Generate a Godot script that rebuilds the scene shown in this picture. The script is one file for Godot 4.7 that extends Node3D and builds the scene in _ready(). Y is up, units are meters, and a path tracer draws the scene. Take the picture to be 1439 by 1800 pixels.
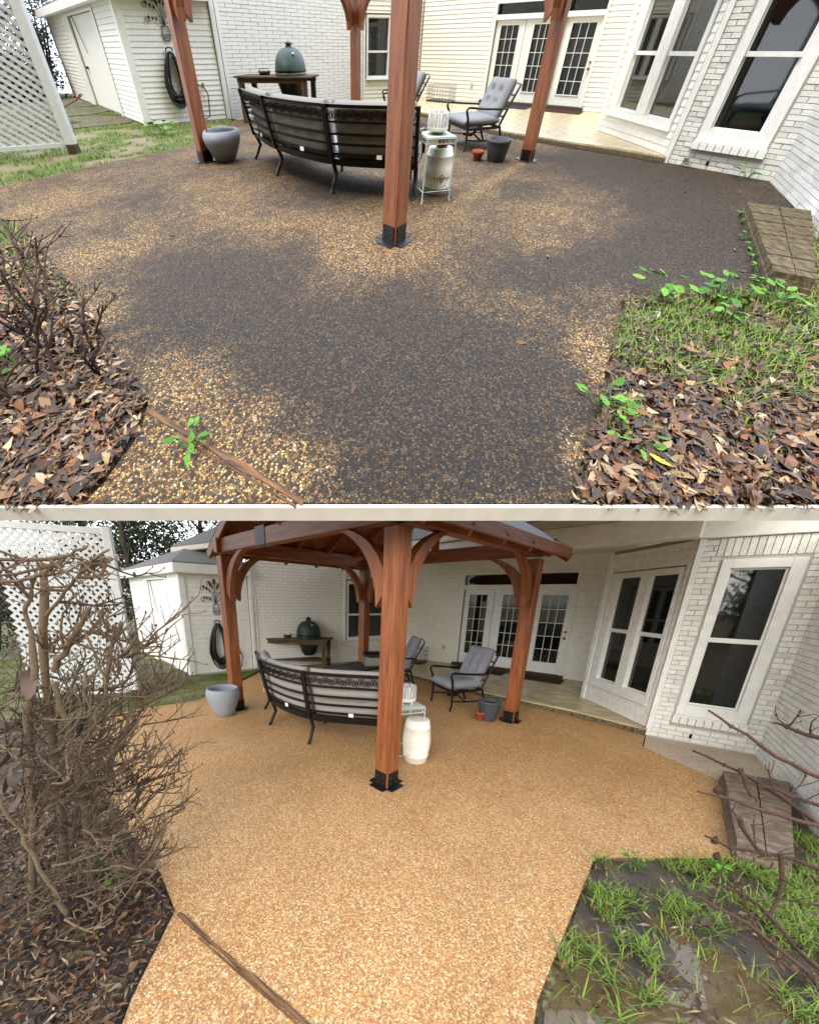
extends Node3D
# Two states of one back yard: the cleaned patio at eye level, and the stained patio laid on a raked terrace above it.

var cur := Transform3D()            # lays the place that is being built into the world
var rng := RandomNumberGenerator.new()
var M := {}
var taken := {}
var org := {}
var state := ""                     # "clean" or "stained"
const RAKE := [Vector3(1.84863, 0.03529, -0.01104), Vector3(-0.00920, 0.70395, 0.70831), Vector3(-0.10934, -2.47089, 2.45427), Vector3(0.15812, 1.05307, -1.27921)]

func _ready():
	rng.seed = 7
	camera_and_light()
	make_materials()
	for k in 2:
		state = ["clean", "stained"][k]
		cur = Transform3D() if k == 0 else Transform3D(Basis(RAKE[0], RAKE[1], RAKE[2]), RAKE[3])
		rng.seed = 11 + k
		var L := layout()
		ground(L)
		house(L)
		shed(L)
		lattice(L)
		pergola(L)
		brick_step(L)
		furniture(L)
		plants(L)

func camera_and_light():
	var c := Camera3D.new()
	c.name = "camera"
	c.projection = Camera3D.PROJECTION_FRUSTUM
	c.near = 0.05
	c.far = 400.0
	c.size = 0.15
	c.frustum_offset = Vector2(0.05 * 89.5 / 600.0, 0.05 * 340.0 / 600.0)
	c.transform = Transform3D(Basis(Vector3(0.9998, 0.01908, -0.00597), Vector3(-0.02, 0.95417, -0.2986), Vector3(0, 0.29866, 0.95436)).orthonormalized(), Vector3(0, 1.75, 0))
	add_child(c)
	c.current = true
	var we := WorldEnvironment.new()
	we.name = "environment"
	var e := Environment.new()
	e.background_mode = Environment.BG_SKY
	var sk := ProceduralSkyMaterial.new()
	sk.sky_top_color = Color(0.80, 0.84, 0.90)
	sk.sky_horizon_color = Color(0.93, 0.94, 0.95)
	sk.sky_curve = 0.2
	sk.ground_horizon_color = Color(0.7, 0.7, 0.68)
	sk.ground_bottom_color = Color(0.3, 0.29, 0.26)
	sk.sun_angle_max = 1.0
	sk.sky_energy_multiplier = 1.15
	var s := Sky.new()
	s.sky_material = sk
	e.sky = s
	e.ambient_light_source = Environment.AMBIENT_SOURCE_SKY
	e.tonemap_mode = Environment.TONE_MAPPER_LINEAR
	e.tonemap_exposure = 2.75
	e.sdfgi_enabled = true
	e.ssao_enabled = true
	e.ssil_enabled = true
	we.environment = e
	add_child(we)
	var sun := DirectionalLight3D.new()
	sun.name = "sun"
	sun.light_energy = 0.45
	sun.light_color = Color(1.0, 0.985, 0.955)
	sun.light_angular_distance = 50.0
	sun.shadow_enabled = true
	sun.look_at_from_position(Vector3(-4, 4.6, 11), Vector3(0, 0, 0), Vector3.UP)
	add_child(sun)

# ---------------------------------------------------------------- mesh helpers

class MB:
	var st := SurfaceTool.new()
	var xf := Transform3D()
	var o := Vector3()
	var c := Color(1, 1, 1)
	var n := 0
	func start(t: Transform3D, origin: Vector3):
		xf = t
		o = origin
		st.begin(Mesh.PRIMITIVE_TRIANGLES)
		flat()
	func flat():
		st.set_smooth_group(-1)
	func smooth():
		st.set_smooth_group(0)
	func v(p: Vector3, u: Vector2):
		st.set_color(c)
		st.set_uv(u)
		st.add_vertex(xf * p - o)
		n += 1
	func tri(a: Vector3, b: Vector3, d: Vector3, ua := Vector2(), ub := Vector2(), ud := Vector2()):
		v(a, ua); v(d, ud); v(b, ub)
	func quad(a: Vector3, b: Vector3, d: Vector3, e: Vector3, ua := Vector2(), ub := Vector2(1, 0), ud := Vector2(1, 1), ue := Vector2(0, 1)):
		tri(a, b, d, ua, ub, ud)
		tri(a, d, e, ua, ud, ue)
	func quad_out(a: Vector3, b: Vector3, d: Vector3, e: Vector3, mid: Vector3, ua := Vector2(), ub := Vector2(1, 0), ud := Vector2(1, 1), ue := Vector2(0, 1)):
		if (b - a).cross(e - a).dot((a + d) * 0.5 - mid) < 0.0:
			quad(a, e, d, b, ua, ue, ud, ub)
		else:
			quad(a, b, d, e, ua, ub, ud, ue)
	# a bevelled box: half axes ax, ay, az; the grain runs along az
	func hexa(mid: Vector3, ax: Vector3, ay: Vector3, az: Vector3, b := 0.0, sh := Vector2()):
		var ax_ := [ax, ay, az]
		var hl := [ax.length(), ay.length(), az.length()]
		var uu := [ax / hl[0], ay / hl[1], az / hl[2]]
		b = minf(b, 0.4 * minf(hl[0], minf(hl[1], hl[2])))
		for k in 3:
			var i := 1 if k == 0 else 0
			var j := 1 if k == 2 else 2
			for s in [-1.0, 1.0]:
				var f: Vector3 = mid + ax_[k] * s
				var pi: Vector3 = uu[i] * (hl[i] - b)
				var pj: Vector3 = uu[j] * (hl[j] - b)
				var w := Vector2(hl[i] * 2, hl[j] * 2)
				quad_out(f - pi - pj, f + pi - pj, f + pi + pj, f - pi + pj, mid, sh, sh + Vector2(w.x, 0), sh + w, sh + Vector2(0, w.y))
		if b <= 0.0:
			return
		for k in 3:
			var i := (k + 1) % 3
			var j := (k + 2) % 3
			for si in [-1.0, 1.0]:
				for sj in [-1.0, 1.0]:
					var e0: Vector3 = mid + ax_[i] * si + uu[j] * sj * (hl[j] - b)
					var e1: Vector3 = mid + ax_[j] * sj + uu[i] * si * (hl[i] - b)
					var m: Vector3 = uu[k] * (hl[k] - b)
					quad_out(e0 - m, e0 + m, e1 + m, e1 - m, mid, sh, sh + Vector2(0, hl[k]), sh + Vector2(b, hl[k]), sh + Vector2(b, 0))
		for s0 in [-1.0, 1.0]:
			for s1 in [-1.0, 1.0]:
				for s2 in [-1.0, 1.0]:
					var in0: Vector3 = uu[0] * s0 * (hl[0] - b)
					var in1: Vector3 = uu[1] * s1 * (hl[1] - b)
					var in2: Vector3 = uu[2] * s2 * (hl[2] - b)
					var a: Vector3 = mid + ax_[0] * s0 + in1 + in2
					var d: Vector3 = mid + in0 + ax_[1] * s1 + in2
					var g: Vector3 = mid + in0 + in1 + ax_[2] * s2
					if s0 * s1 * s2 * (uu[0] as Vector3).cross(uu[1]).dot(uu[2]) > 0:
						tri(a, d, g)
					else:
						tri(a, g, d)
	func box(mid: Vector3, size: Vector3, yaw := 0.0, b := 0.0):
		var r := Basis(Vector3.UP, yaw)
		hexa(mid, r * Vector3(size.x * 0.5, 0, 0), r * Vector3(0, size.y * 0.5, 0), r * Vector3(0, 0, size.z * 0.5), b)
	func beam(a: Vector3, d: Vector3, w: float, h: float, b := 0.004, up := Vector3.UP, sh := Vector2()):
		var z := (d - a).normalized()
		var x := z.cross(up)
		if x.length() < 0.01:
			x = z.cross(Vector3(1, 0, 0.3))
		x = x.normalized()
		hexa((a + d) * 0.5, x * w * 0.5, x.cross(z).normalized() * h * 0.5, (d - a) * 0.5, b, sh)
	func tube(pts: Array, r0: float, r1: float, sides := 6, caps := true, radii := []):
		smooth()
		var rings := []
		var x := Vector3()
		var al := 0.0
		for i in pts.size():
			var t: Vector3 = ((pts[mini(i + 1, pts.size() - 1)] - pts[maxi(i - 1, 0)]) as Vector3).normalized()
			if i == 0:
				x = t.cross(Vector3.UP if absf(t.y) < 0.9 else Vector3.RIGHT).normalized()
			else:
				x = (x - t * x.dot(t)).normalized()
				al += ((pts[i] - pts[i - 1]) as Vector3).length()
			var y := t.cross(x)
			var r: float = radii[i] if radii else lerpf(r0, r1, float(i) / maxf(1, pts.size() - 1))
			var ring := []
			for k in sides + 1:
				var a := TAU * k / sides
				ring.append(pts[i] + (x * cos(a) + y * sin(a)) * r)
			ring.append(al)
			rings.append(ring)
		for i in rings.size() - 1:
			for k in sides:
				var ua := Vector2(0.05 * k, rings[i][sides + 1])
				var ub := Vector2(0.05 * k, rings[i + 1][sides + 1])
				quad(rings[i][k], rings[i][k + 1], rings[i + 1][k + 1], rings[i + 1][k], ua, ua + Vector2(0.05, 0), ub + Vector2(0.05, 0), ub)
		if caps:
			flat()
			for k in range(1, sides - 1):
				tri(rings[0][0], rings[0][k + 1], rings[0][k])
				tri(rings[-1][0], rings[-1][k], rings[-1][k + 1])
	# a turned shape: prof holds (radius, height)
	func lathe(at: Vector3, prof: Array, sides := 28, axis := Basis()):
		smooth()
		for i in prof.size() - 1:
			for k in sides:
				var a0 := TAU * k / sides
				var a1 := TAU * (k + 1) / sides
				var p: Vector2 = prof[i]
				var q: Vector2 = prof[i + 1]
				var A := at + axis * Vector3(cos(a0) * p.x, p.y, sin(a0) * p.x)
				var B := at + axis * Vector3(cos(a1) * p.x, p.y, sin(a1) * p.x)
				var C := at + axis * Vector3(cos(a1) * q.x, q.y, sin(a1) * q.x)
				var D := at + axis * Vector3(cos(a0) * q.x, q.y, sin(a0) * q.x)
				var u0 := Vector2(a0 * 0.15, p.y)
				var u1 := Vector2(a1 * 0.15, p.y)
				var u2 := Vector2(a1 * 0.15, q.y)
				var u3 := Vector2(a0 * 0.15, q.y)
				if p.x > 0.0001:
					tri(A, C, B, u0, u2, u1)
				if q.x > 0.0001:
					tri(A, D, C, u0, u3, u2)
	# a plate with the outline poly, thickness th along nrm
	func plate(poly: Array, th: Vector3):
		var flat_pts := PackedVector2Array()
		var z := th.normalized()
		var x := ((poly[1] - poly[0]) as Vector3).normalized()
		var y := z.cross(x)
		for p in poly:
			flat_pts.append(Vector2(x.dot(p), y.dot(p)))
		var ix := Geometry2D.triangulate_polygon(flat_pts)
		var mid := Vector3()
		for p in poly:
			mid += p / poly.size()
		for i in range(0, ix.size(), 3):
			var a: Vector3 = poly[ix[i]]
			var b: Vector3 = poly[ix[i + 1]]
			var d: Vector3 = poly[ix[i + 2]]
			if (b - a).cross(d - a).dot(z) < 0:
				var t := b
				b = d
				d = t
			tri(a + th, b + th, d + th, Vector2(a.x, a.z), Vector2(b.x, b.z), Vector2(d.x, d.z))
			tri(a, d, b, Vector2(a.x, a.z), Vector2(d.x, d.z), Vector2(b.x, b.z))
		var ccw := not Geometry2D.is_polygon_clockwise(flat_pts)
		for i in poly.size():
			var a: Vector3 = poly[i]
			var b: Vector3 = poly[(i + 1) % poly.size()]
			var w := (b - a).length()
			if ccw:
				quad(a, b, b + th, a + th, Vector2(0, 0), Vector2(0, w), Vector2(th.length(), w), Vector2(th.length(), 0))
			else:
				quad(b, a, a + th, b + th, Vector2(0, 0), Vector2(0, w), Vector2(th.length(), w), Vector2(th.length(), 0))
	# a puffed cushion: f(u, v) gives [point, normal]
	func cushion(f: Callable, nu: int, nv: int, th: float, tufts := []):
		smooth()
		var g := []
		for s in [1.0, -1.0]:
			var rows := []
			for j in nv + 1:
				var row := []
				for i in nu + 1:
					var u := float(i) / nu
					var w := float(j) / nv
					var pn: Array = f.call(u, w)
					var edge := pow(maxf(0.0, 1.0 - pow(absf(2 * u - 1), 6)), 0.4) * pow(maxf(0.0, 1.0 - pow(absf(2 * w - 1), 6)), 0.4)
					var t: float = th * 0.5 * (0.25 + 0.75 * edge)
					for q in tufts:
						t -= th * 0.32 * exp(-((u - q.x) * (u - q.x) + (w - q.y) * (w - q.y)) / 0.012)
					row.append(pn[0] + pn[1] * t * s)
				rows.append(row)
			g.append(rows)
		for s in 2:
			for j in nv:
				for i in nu:
					var a: Vector3 = g[s][j][i]
					var b: Vector3 = g[s][j][i + 1]
					var d: Vector3 = g[s][j + 1][i + 1]
					var e: Vector3 = g[s][j + 1][i]
					if s == 0:
						quad(a, b, d, e)
					else:
						quad(a, e, d, b)
		for i in nu:
			quad(g[1][0][i], g[1][0][i + 1], g[0][0][i + 1], g[0][0][i])
			quad(g[0][nv][i], g[0][nv][i + 1], g[1][nv][i + 1], g[1][nv][i])
		for j in nv:
			quad(g[1][j + 1][0], g[1][j][0], g[0][j][0], g[0][j + 1][0])
			quad(g[0][j + 1][nu], g[0][j][nu], g[1][j][nu], g[1][j + 1][nu])

func numbered(s: String) -> String:
	if not taken.has(s):
		taken[s] = 0
		return s
	taken[s] += 1
	return "%s_%03d" % [s, taken[s]]

func P(x: float, f: float, h := 0.0) -> Vector3:      # plan point: x to the right, f forward, h up
	return Vector3(x, h, -f)

func thing(called: String, label: String, category: String, at: Vector3, group := "") -> Node3D:
	var o := Node3D.new()
	o.name = numbered(called)
	o.position = cur * at
	org[o] = o.position
	o.set_meta("label", label)
	o.set_meta("category", category)
	if group:
		o.set_meta("group", group)
	add_child(o)
	return o

func setting(called: String, at := Vector3()) -> Node3D:
	var o := Node3D.new()
	o.name = numbered(called)
	o.position = cur * at
	org[o] = o.position
	o.set_meta("kind", "structure")
	add_child(o)
	return o

func nb(parent: Node3D) -> MB:
	var b := MB.new()
	b.start(cur, org[parent])
	return b

func part(called: String, b: MB, m: Material, parent: Node3D, label := "", kind := "") -> MeshInstance3D:
	var o := MeshInstance3D.new()
	o.name = called
	if b.n:
		b.st.generate_normals()
		var sm := m as StandardMaterial3D
		if sm and sm.normal_enabled and not sm.uv1_triplanar:
			b.st.generate_tangents()
		o.mesh = b.st.commit()
		o.mesh.surface_set_material(0, m)
	org[o] = org[parent]
	if label:
		o.set_meta("label", label)
	if kind:
		o.set_meta("kind", kind)
	parent.add_child(o, true)
	return o

# alike pieces share a mesh: pieces[key] = mesh built round the piece's own centre
var piece_meshes := {}
func piece(called: String, key: String, centre: Vector3, m: Material, parent: Node3D, build: Callable):
	var o := MeshInstance3D.new()
	o.name = called
	var k := state + key
	if not piece_meshes.has(k):
		var b := MB.new()
		b.start(Transform3D(cur.basis, Vector3()), Vector3())
		build.call(b)
		b.st.generate_normals()
		piece_meshes[k] = b.st.commit()
	o.mesh = piece_meshes[k]
	o.material_override = m
	o.position = cur * centre - org[parent]
	parent.add_child(o, true)

# ---------------------------------------------------------------- materials

func noise(sd: int, freq: float, type := FastNoiseLite.TYPE_SIMPLEX, oct := 3) -> FastNoiseLite:
	var n := FastNoiseLite.new()
	n.seed = sd
	n.frequency = freq
	n.noise_type = type
	n.fractal_octaves = oct
	n.fractal_type = FastNoiseLite.FRACTAL_FBM if oct > 1 else FastNoiseLite.FRACTAL_NONE
	return n

func tone_tex(sd: int, freq: float, lo: Color, hi: Color, w := 256, oct := 4, stretch := 1) -> ImageTexture:
	var im := noise(sd, freq, FastNoiseLite.TYPE_SIMPLEX, oct).get_seamless_image(w, w / stretch)
	if stretch > 1:
		im.resize(w, w, Image.INTERPOLATE_CUBIC)
	im.convert(Image.FORMAT_L8)
	var d := im.get_data()
	var out := PackedByteArray()
	out.resize(d.size() * 3)
	for i in d.size():
		var c := lo.lerp(hi, smoothstep(0.15, 0.85, d[i] / 255.0))
		out[i * 3] = int(c.r * 255)
		out[i * 3 + 1] = int(c.g * 255)
		out[i * 3 + 2] = int(c.b * 255)
	var r := Image.create_from_data(w, w, false, Image.FORMAT_RGB8, out)
	r.generate_mipmaps()
	return ImageTexture.create_from_image(r)

func bump_tex(sd: int, freq: float, strength: float, w := 256, oct := 3, type := FastNoiseLite.TYPE_SIMPLEX) -> ImageTexture:
	var im := noise(sd, freq, type, oct).get_seamless_image(w, w)
	im.convert(Image.FORMAT_RGBA8)
	im.bump_map_to_normal_map(strength)
	im.generate_mipmaps()
	return ImageTexture.create_from_image(im)

func mat(called: String, c: Color, rough: float, tex: Texture2D = null, nrm: Texture2D = null, scale := 1.0, tri := true, ns := 1.0) -> StandardMaterial3D:
	var m := StandardMaterial3D.new()
	m.albedo_color = c
	m.roughness = rough
	if tex:
		m.albedo_texture = tex
	if nrm:
		m.normal_enabled = true
		m.normal_texture = nrm
		m.normal_scale = ns
	if tri and (tex or nrm):
		m.uv1_triplanar = true
		m.uv1_world_triplanar = true
	m.uv1_scale = Vector3(scale, scale, scale)
	M[called] = m
	return m

func wood_tex(sd: int, dark: Color, light: Color) -> ImageTexture:
	# grain along v: stretched noise, fine streaks and a few knots
	var w := 256
	var h := 512
	var a := noise(sd, 0.05, FastNoiseLite.TYPE_SIMPLEX, 2)
	var b := noise(sd + 1, 0.02, FastNoiseLite.TYPE_SIMPLEX, 2)
	var knots := [Vector2(70, 90), Vector2(190, 260), Vector2(110, 420), Vector2(226, 40)]
	var out := PackedByteArray()
	out.resize(w * h * 3)
	var i := 0
	for y in h:
		for x in w:
			var q := b.get_noise_2d(x * 0.6, y * 0.35) * 14.0
			for kn in knots:
				var kd := Vector2((x - kn.x) * 1.0, (y - kn.y) * 0.45).length()
				q += 26.0 * exp(-kd * kd / 160.0) * (1.0 if x > kn.x else -1.0)
			var g := a.get_noise_2d((x + q) * 3.0, y * 0.02) * 0.5 + 0.5
			var r := 0.5 + 0.5 * sin((x + q * 1.6) * 0.36)
			var t := clampf(g * 0.7 + r * 0.2 + 0.08 + b.get_noise_2d(x * 0.9 + 300, y * 0.3) * 0.45, 0, 1)
			for kn in knots:
				var kd := Vector2(x - kn.x, (y - kn.y) * 0.7).length()
				if kd < 7.0:
					t *= kd / 9.0
			var c := dark.lerp(light, t)
			out[i] = int(c.r * 255)
			out[i + 1] = int(c.g * 255)
			out[i + 2] = int(c.b * 255)
			i += 3
	var im := Image.create_from_data(w, h, false, Image.FORMAT_RGB8, out)
	im.generate_mipmaps()
	return ImageTexture.create_from_image(im)

# stones set in mortar: every cell of a cellular noise is one pebble with a colour of its own
func pebble_mat(called: String, stones: Array, mortar: Color, gap: float, rough: float, vary: float, fine: float):
	var w := 1536
	var nv := FastNoiseLite.new()
	nv.noise_type = FastNoiseLite.TYPE_CELLULAR
	nv.seed = 5
	nv.frequency = fine
	nv.fractal_type = FastNoiseLite.FRACTAL_NONE
	nv.cellular_jitter = 0.9
	nv.cellular_return_type = FastNoiseLite.RETURN_CELL_VALUE
	var va := nv.get_image(w, w, false, false, true)
	nv.cellular_return_type = FastNoiseLite.RETURN_DISTANCE2_SUB
	var di := nv.get_image(w, w, false, false, true)
	va.convert(Image.FORMAT_L8)
	di.convert(Image.FORMAT_L8)
	var dv := va.get_data()
	var dd := di.get_data()
	var lut := PackedByteArray()
	for k in 256:
		var c: Color = stones[(k * 37) % stones.size()]
		var t := 1.0 + vary * (fposmod(k * 0.6180339, 1.0) - 0.55)
		if vary > 0.5 and (k * 11) % 10 < 4:
			t *= 0.5
		lut.append(int(clampf(c.r * t, 0, 1) * 255))
		lut.append(int(clampf(c.g * t, 0, 1) * 255))
		lut.append(int(clampf(c.b * t, 0, 1) * 255))
	var mr := int(mortar.r * 255)
	var mg := int(mortar.g * 255)
	var mb := int(mortar.b * 255)
	var g := int(gap * 255)
	var out := PackedByteArray()
	out.resize(w * w * 3)
	var hgt := PackedByteArray()
	hgt.resize(w * w)
	var j := 0
	for i in w * w:
		var q := dd[i]
		if q < g:
			out[j] = mr
			out[j + 1] = mg
			out[j + 2] = mb
		else:
			var l := dv[i] * 3
			out[j] = lut[l]
			out[j + 1] = lut[l + 1]
			out[j + 2] = lut[l + 2]
		hgt[i] = mini(255, q * 3)
		j += 3
	var im := Image.create_from_data(w, w, false, Image.FORMAT_RGB8, out)
	im.generate_mipmaps()
	var hm := Image.create_from_data(w, w, false, Image.FORMAT_L8, hgt)
	hm.convert(Image.FORMAT_RGBA8)
	hm.bump_map_to_normal_map(2.2)
	hm.generate_mipmaps()
	var m := mat(called, Color(1, 1, 1), rough, ImageTexture.create_from_image(im), ImageTexture.create_from_image(hm), 0.55, false, 0.8)
	m.vertex_color_use_as_albedo = true

func make_materials():
	var white := Color(1, 1, 1)
	var paint := tone_tex(1, 0.03, Color(0.95, 0.95, 0.94), white)
	var rough_n := bump_tex(2, 0.12, 3.0)
	var fine_n := bump_tex(3, 0.25, 2.0)
	mat("brick_clean", Color8(243, 243, 240), 0.6, paint, rough_n, 1.6)
	mat("brick_stained", Color8(243, 243, 240), 0.6, paint, rough_n, 1.6)
	mat("lattice_paint", Color8(214, 217, 220), 0.6, paint, fine_n, 0.9, true, 0.5)
	for k in 3:
		for w in [["brick_clean", Color8(243, 243, 240)], ["brick_stained", Color8(243, 243, 240)]]:
			var bt: Color = w[1]
			var f: float = [0.93, 0.965, 0.985][k]
			mat(w[0] + str(k), Color(bt.r * f, bt.g * f, bt.b * (f - 0.006 * k)), 0.6, paint, rough_n, 1.6)
	mat("mortar", Color8(196, 195, 190), 0.9, paint, rough_n, 2.0)
	mat("siding_clean", Color8(243, 243, 239), 0.5, paint, fine_n, 0.9, true, 0.5)
	mat("siding_stained", Color8(243, 243, 239), 0.5, paint, fine_n, 0.9, true, 0.5)
	mat("porch_siding_clean", Color8(243, 241, 232), 0.55, paint, fine_n, 0.9, true, 0.5)
	mat("porch_siding_stained", Color8(243, 241, 232), 0.55, paint, fine_n, 0.9, true, 0.5)
	mat("trim", Color8(240, 241, 239), 0.4, paint, null, 0.7)
	mat("wall_core", Color8(140, 138, 130), 0.9)
	mat("flagstone", Color8(128, 118, 104), 0.9, tone_tex(33, 0.05, Color(0.6, 0.58, 0.55), white), rough_n, 1.2)
	mat("room", Color8(98, 92, 84), 0.9)  # darkened room colour, standing in for the shade behind the panes
	var gl := mat("glass", Color(0.05, 0.07, 0.07, 0.5), 0.03)
	gl.transparency = BaseMaterial3D.TRANSPARENCY_ALPHA
	gl.metallic_specular = 0.6
	mat("shade_cloth", Color8(70, 96, 80), 0.9, tone_tex(4, 0.02, Color(0.7, 0.7, 0.7), white))
	mat("lace", Color(1, 1, 1), 0.9, tone_tex(6, 0.09, Color8(40, 44, 48), Color8(226, 228, 226), 256, 1), null, 3.0)
	mat("shingle", Color8(150, 148, 146), 0.95, tone_tex(7, 0.15, Color(0.6, 0.6, 0.6), white), rough_n, 1.0)
	mat("gutter", Color8(196, 192, 178), 0.45)
	mat("porch_floor", Color8(206, 190, 152), 0.28, tone_tex(8, 0.02, Color(0.82, 0.81, 0.78), white), fine_n, 0.5, true, 0.25)
	mat("porch_edge", Color8(128, 116, 92), 0.85, tone_tex(9, 0.05, Color(0.5, 0.48, 0.42), white), rough_n, 1.5)
	mat("threshold", Color8(84, 64, 46), 0.8, tone_tex(10, 0.08, Color(0.5, 0.5, 0.5), white), rough_n, 1.2)
	var cedar := wood_tex(20, Color8(138, 76, 38), Color8(200, 126, 74))
	var ced := mat("cedar", Color(0.80, 0.77, 0.74), 0.5, cedar, null, 1.0, false)
	ced.uv1_scale = Vector3(3.0, 0.42, 1)
	var cd := mat("cedar_roof", Color(0.80, 0.77, 0.74), 0.7, cedar, null, 1.0, false)
	cd.uv1_scale = Vector3(3.0, 0.7, 1)
	mat("roof_cover", Color8(58, 40, 34), 0.6, tone_tex(12, 0.1, Color(0.6, 0.6, 0.6), white))
	mat("black_steel", Color8(24, 24, 25), 0.45).metallic = 0.4
	mat("black_frame", Color8(22, 21, 21), 0.4).metallic = 0.3
	mat("bolt", Color8(90, 90, 92), 0.4).metallic = 0.8
	var weave := tone_tex(13, 0.35, Color(0.86, 0.86, 0.86), white)
	mat("cushion", Color8(150, 152, 160), 0.95, weave, bump_tex(14, 0.45, 2.0), 5.0, true, 0.6)
	mat("cushion_back", Color8(166, 161, 157), 0.95, weave, bump_tex(15, 0.45, 2.0), 5.0, true, 0.6)
	mat("tag", Color8(235, 235, 232), 0.8)
	mat("planter_grey", Color8(158, 165, 175), 0.75, tone_tex(16, 0.06, Color(0.8, 0.8, 0.8), white), rough_n, 3.0, true, 0.4)
	mat("planter_dark", Color8(80, 87, 95), 0.6, tone_tex(17, 0.08, Color(0.65, 0.65, 0.65), white), rough_n, 3.0, true, 0.5)
	mat("soil", Color8(46, 34, 26), 1.0, tone_tex(18, 0.2, Color(0.4, 0.4, 0.4), white), rough_n, 2.0)
	mat("terracotta", Color8(168, 84, 48), 0.85, tone_tex(19, 0.06, Color(0.75, 0.75, 0.75), white), fine_n, 4.0, true, 0.4)
	mat("cream_glaze", Color8(236, 234, 222), 0.4)
	mat("verdigris", Color8(212, 220, 216), 0.6, tone_tex(21, 0.2, Color(0.75, 0.78, 0.76), white), null, 6.0)
	var birch := wood_tex(30, Color8(104, 102, 100), Color8(240, 240, 236))
	var bi := mat("birch_pot", Color(1, 1, 1), 0.5, birch, null, 1.0, false)
	bi.uv1_scale = Vector3(5.0, 0.5, 1)
	mat("egg_green", Color8(22, 56, 46), 0.5, tone_tex(22, 0.3, Color(0.7, 0.7, 0.7), white), bump_tex(23, 0.3, 3.0), 5.0, true, 0.5)
	mat("egg_dark", Color8(20, 34, 30), 0.35)
	var old := wood_tex(40, Color8(46, 37, 24), Color8(98, 80, 54))
	var ow := mat("old_wood", Color(1, 1, 1), 0.9, old, null, 1.0, false)
	ow.uv1_scale = Vector3(4.0, 0.8, 1)
	var tw := wood_tex(50, Color8(52, 36, 22), Color8(146, 104, 66))
	var tm := mat("timber", Color(1, 1, 1), 0.85, tw, null, 1.0, false)
	tm.uv1_scale = Vector3(6.0, 1.2, 1)
	mat("hose", Color8(22, 23, 24), 0.5)
	mat("brass", Color8(150, 118, 62), 0.35).metallic = 0.9
	mat("steel", Color8(150, 152, 154), 0.35).metallic = 0.7
	mat("mat_brown", Color8(78, 40, 30), 1.0, tone_tex(24, 0.08, Color(0.35, 0.33, 0.33), white), rough_n, 3.0)
	mat("mat_navy", Color8(48, 52, 84), 1.0, tone_tex(25, 0.05, Color8(200, 90, 80), white), rough_n, 3.0)
	mat("step_brick_clean", Color8(128, 112, 98), 0.85, tone_tex(26, 0.02, Color(0.74, 0.72, 0.68), white), fine_n, 1.4, true, 0.4)
	mat("step_brick_stained", Color8(116, 100, 70), 0.85, tone_tex(27, 0.02, Color(0.5, 0.5, 0.42), white), fine_n, 1.4, true, 0.5)
	mat("mud", Color8(78, 64, 50), 0.75, tone_tex(27, 0.06, Color(0.45, 0.43, 0.4), white), bump_tex(28, 0.1, 6.0), 1.3)
	mat("lawn_soil", Color8(146, 136, 96), 1.0, tone_tex(29, 0.05, Color(0.55, 0.5, 0.45), white), rough_n, 1.0)
	var wa := mat("puddle_water", Color(0.42, 0.35, 0.24, 0.7), 0.03)
	wa.transparency = BaseMaterial3D.TRANSPARENCY_ALPHA
	var tinted := StandardMaterial3D.new()
	tinted.vertex_color_use_as_albedo = true
	tinted.roughness = 0.8
	M.tinted = tinted
	var wet := tinted.duplicate()
	wet.roughness = 0.62
	M.wet_leaf = wet
	var wm: StandardMaterial3D = tinted.duplicate()
	wm.roughness = 0.38
	wm.normal_enabled = true
	wm.normal_texture = bump_tex(44, 0.12, 7.0, 512, 5)
	wm.uv1_triplanar = true
	wm.uv1_world_triplanar = true
	wm.uv1_scale = Vector3(2.2, 2.2, 2.2)
	M.wet_mud = wm
	var dm: StandardMaterial3D = wm.duplicate()
	dm.roughness = 0.85
	M.dry_soil = dm
	var gr: StandardMaterial3D = tinted.duplicate()
	gr.backlight_enabled = true
	gr.backlight = Color(0.15, 0.25, 0.05)
	M.grass = gr
	var bark := mat("bark", Color(1, 1, 1), 0.9, tone_tex(31, 0.08, Color(0.6, 0.57, 0.55), white), rough_n, 6.0)
	bark.vertex_color_use_as_albedo = true
	pebble_mat("pebble_clean", [Color8(200, 148, 94), Color8(212, 170, 116), Color8(184, 122, 76), Color8(222, 192, 148), Color8(206, 158, 100), Color8(168, 114, 74), Color8(216, 180, 124), Color8(198, 142, 84), Color8(226, 206, 172), Color8(172, 128, 94)], Color8(170, 126, 80), 0.08, 0.7, 0.2, 0.145)
	pebble_mat("pebble_stained", [Color8(222, 196, 150), Color8(204, 172, 124), Color8(196, 150, 96), Color8(236, 222, 192), Color8(170, 140, 110), Color8(150, 130, 116), Color8(214, 176, 122), Color8(188, 168, 140)], Color8(40, 34, 28), 0.13, 0.85, 0.55, 0.125)
	pebble_mat("pebble_grey", [Color8(218, 204, 184), Color8(232, 218, 198), Color8(204, 182, 158), Color8(190, 178, 166), Color8(222, 196, 168)], Color8(170, 156, 140), 0.12, 0.6, 0.3, 0.13)
	mat("fascia", Color8(238, 238, 236), 0.6, paint, fine_n, 0.5, true, 0.3)

# ---------------------------------------------------------------- where things stand (metres: right, forward)

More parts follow.
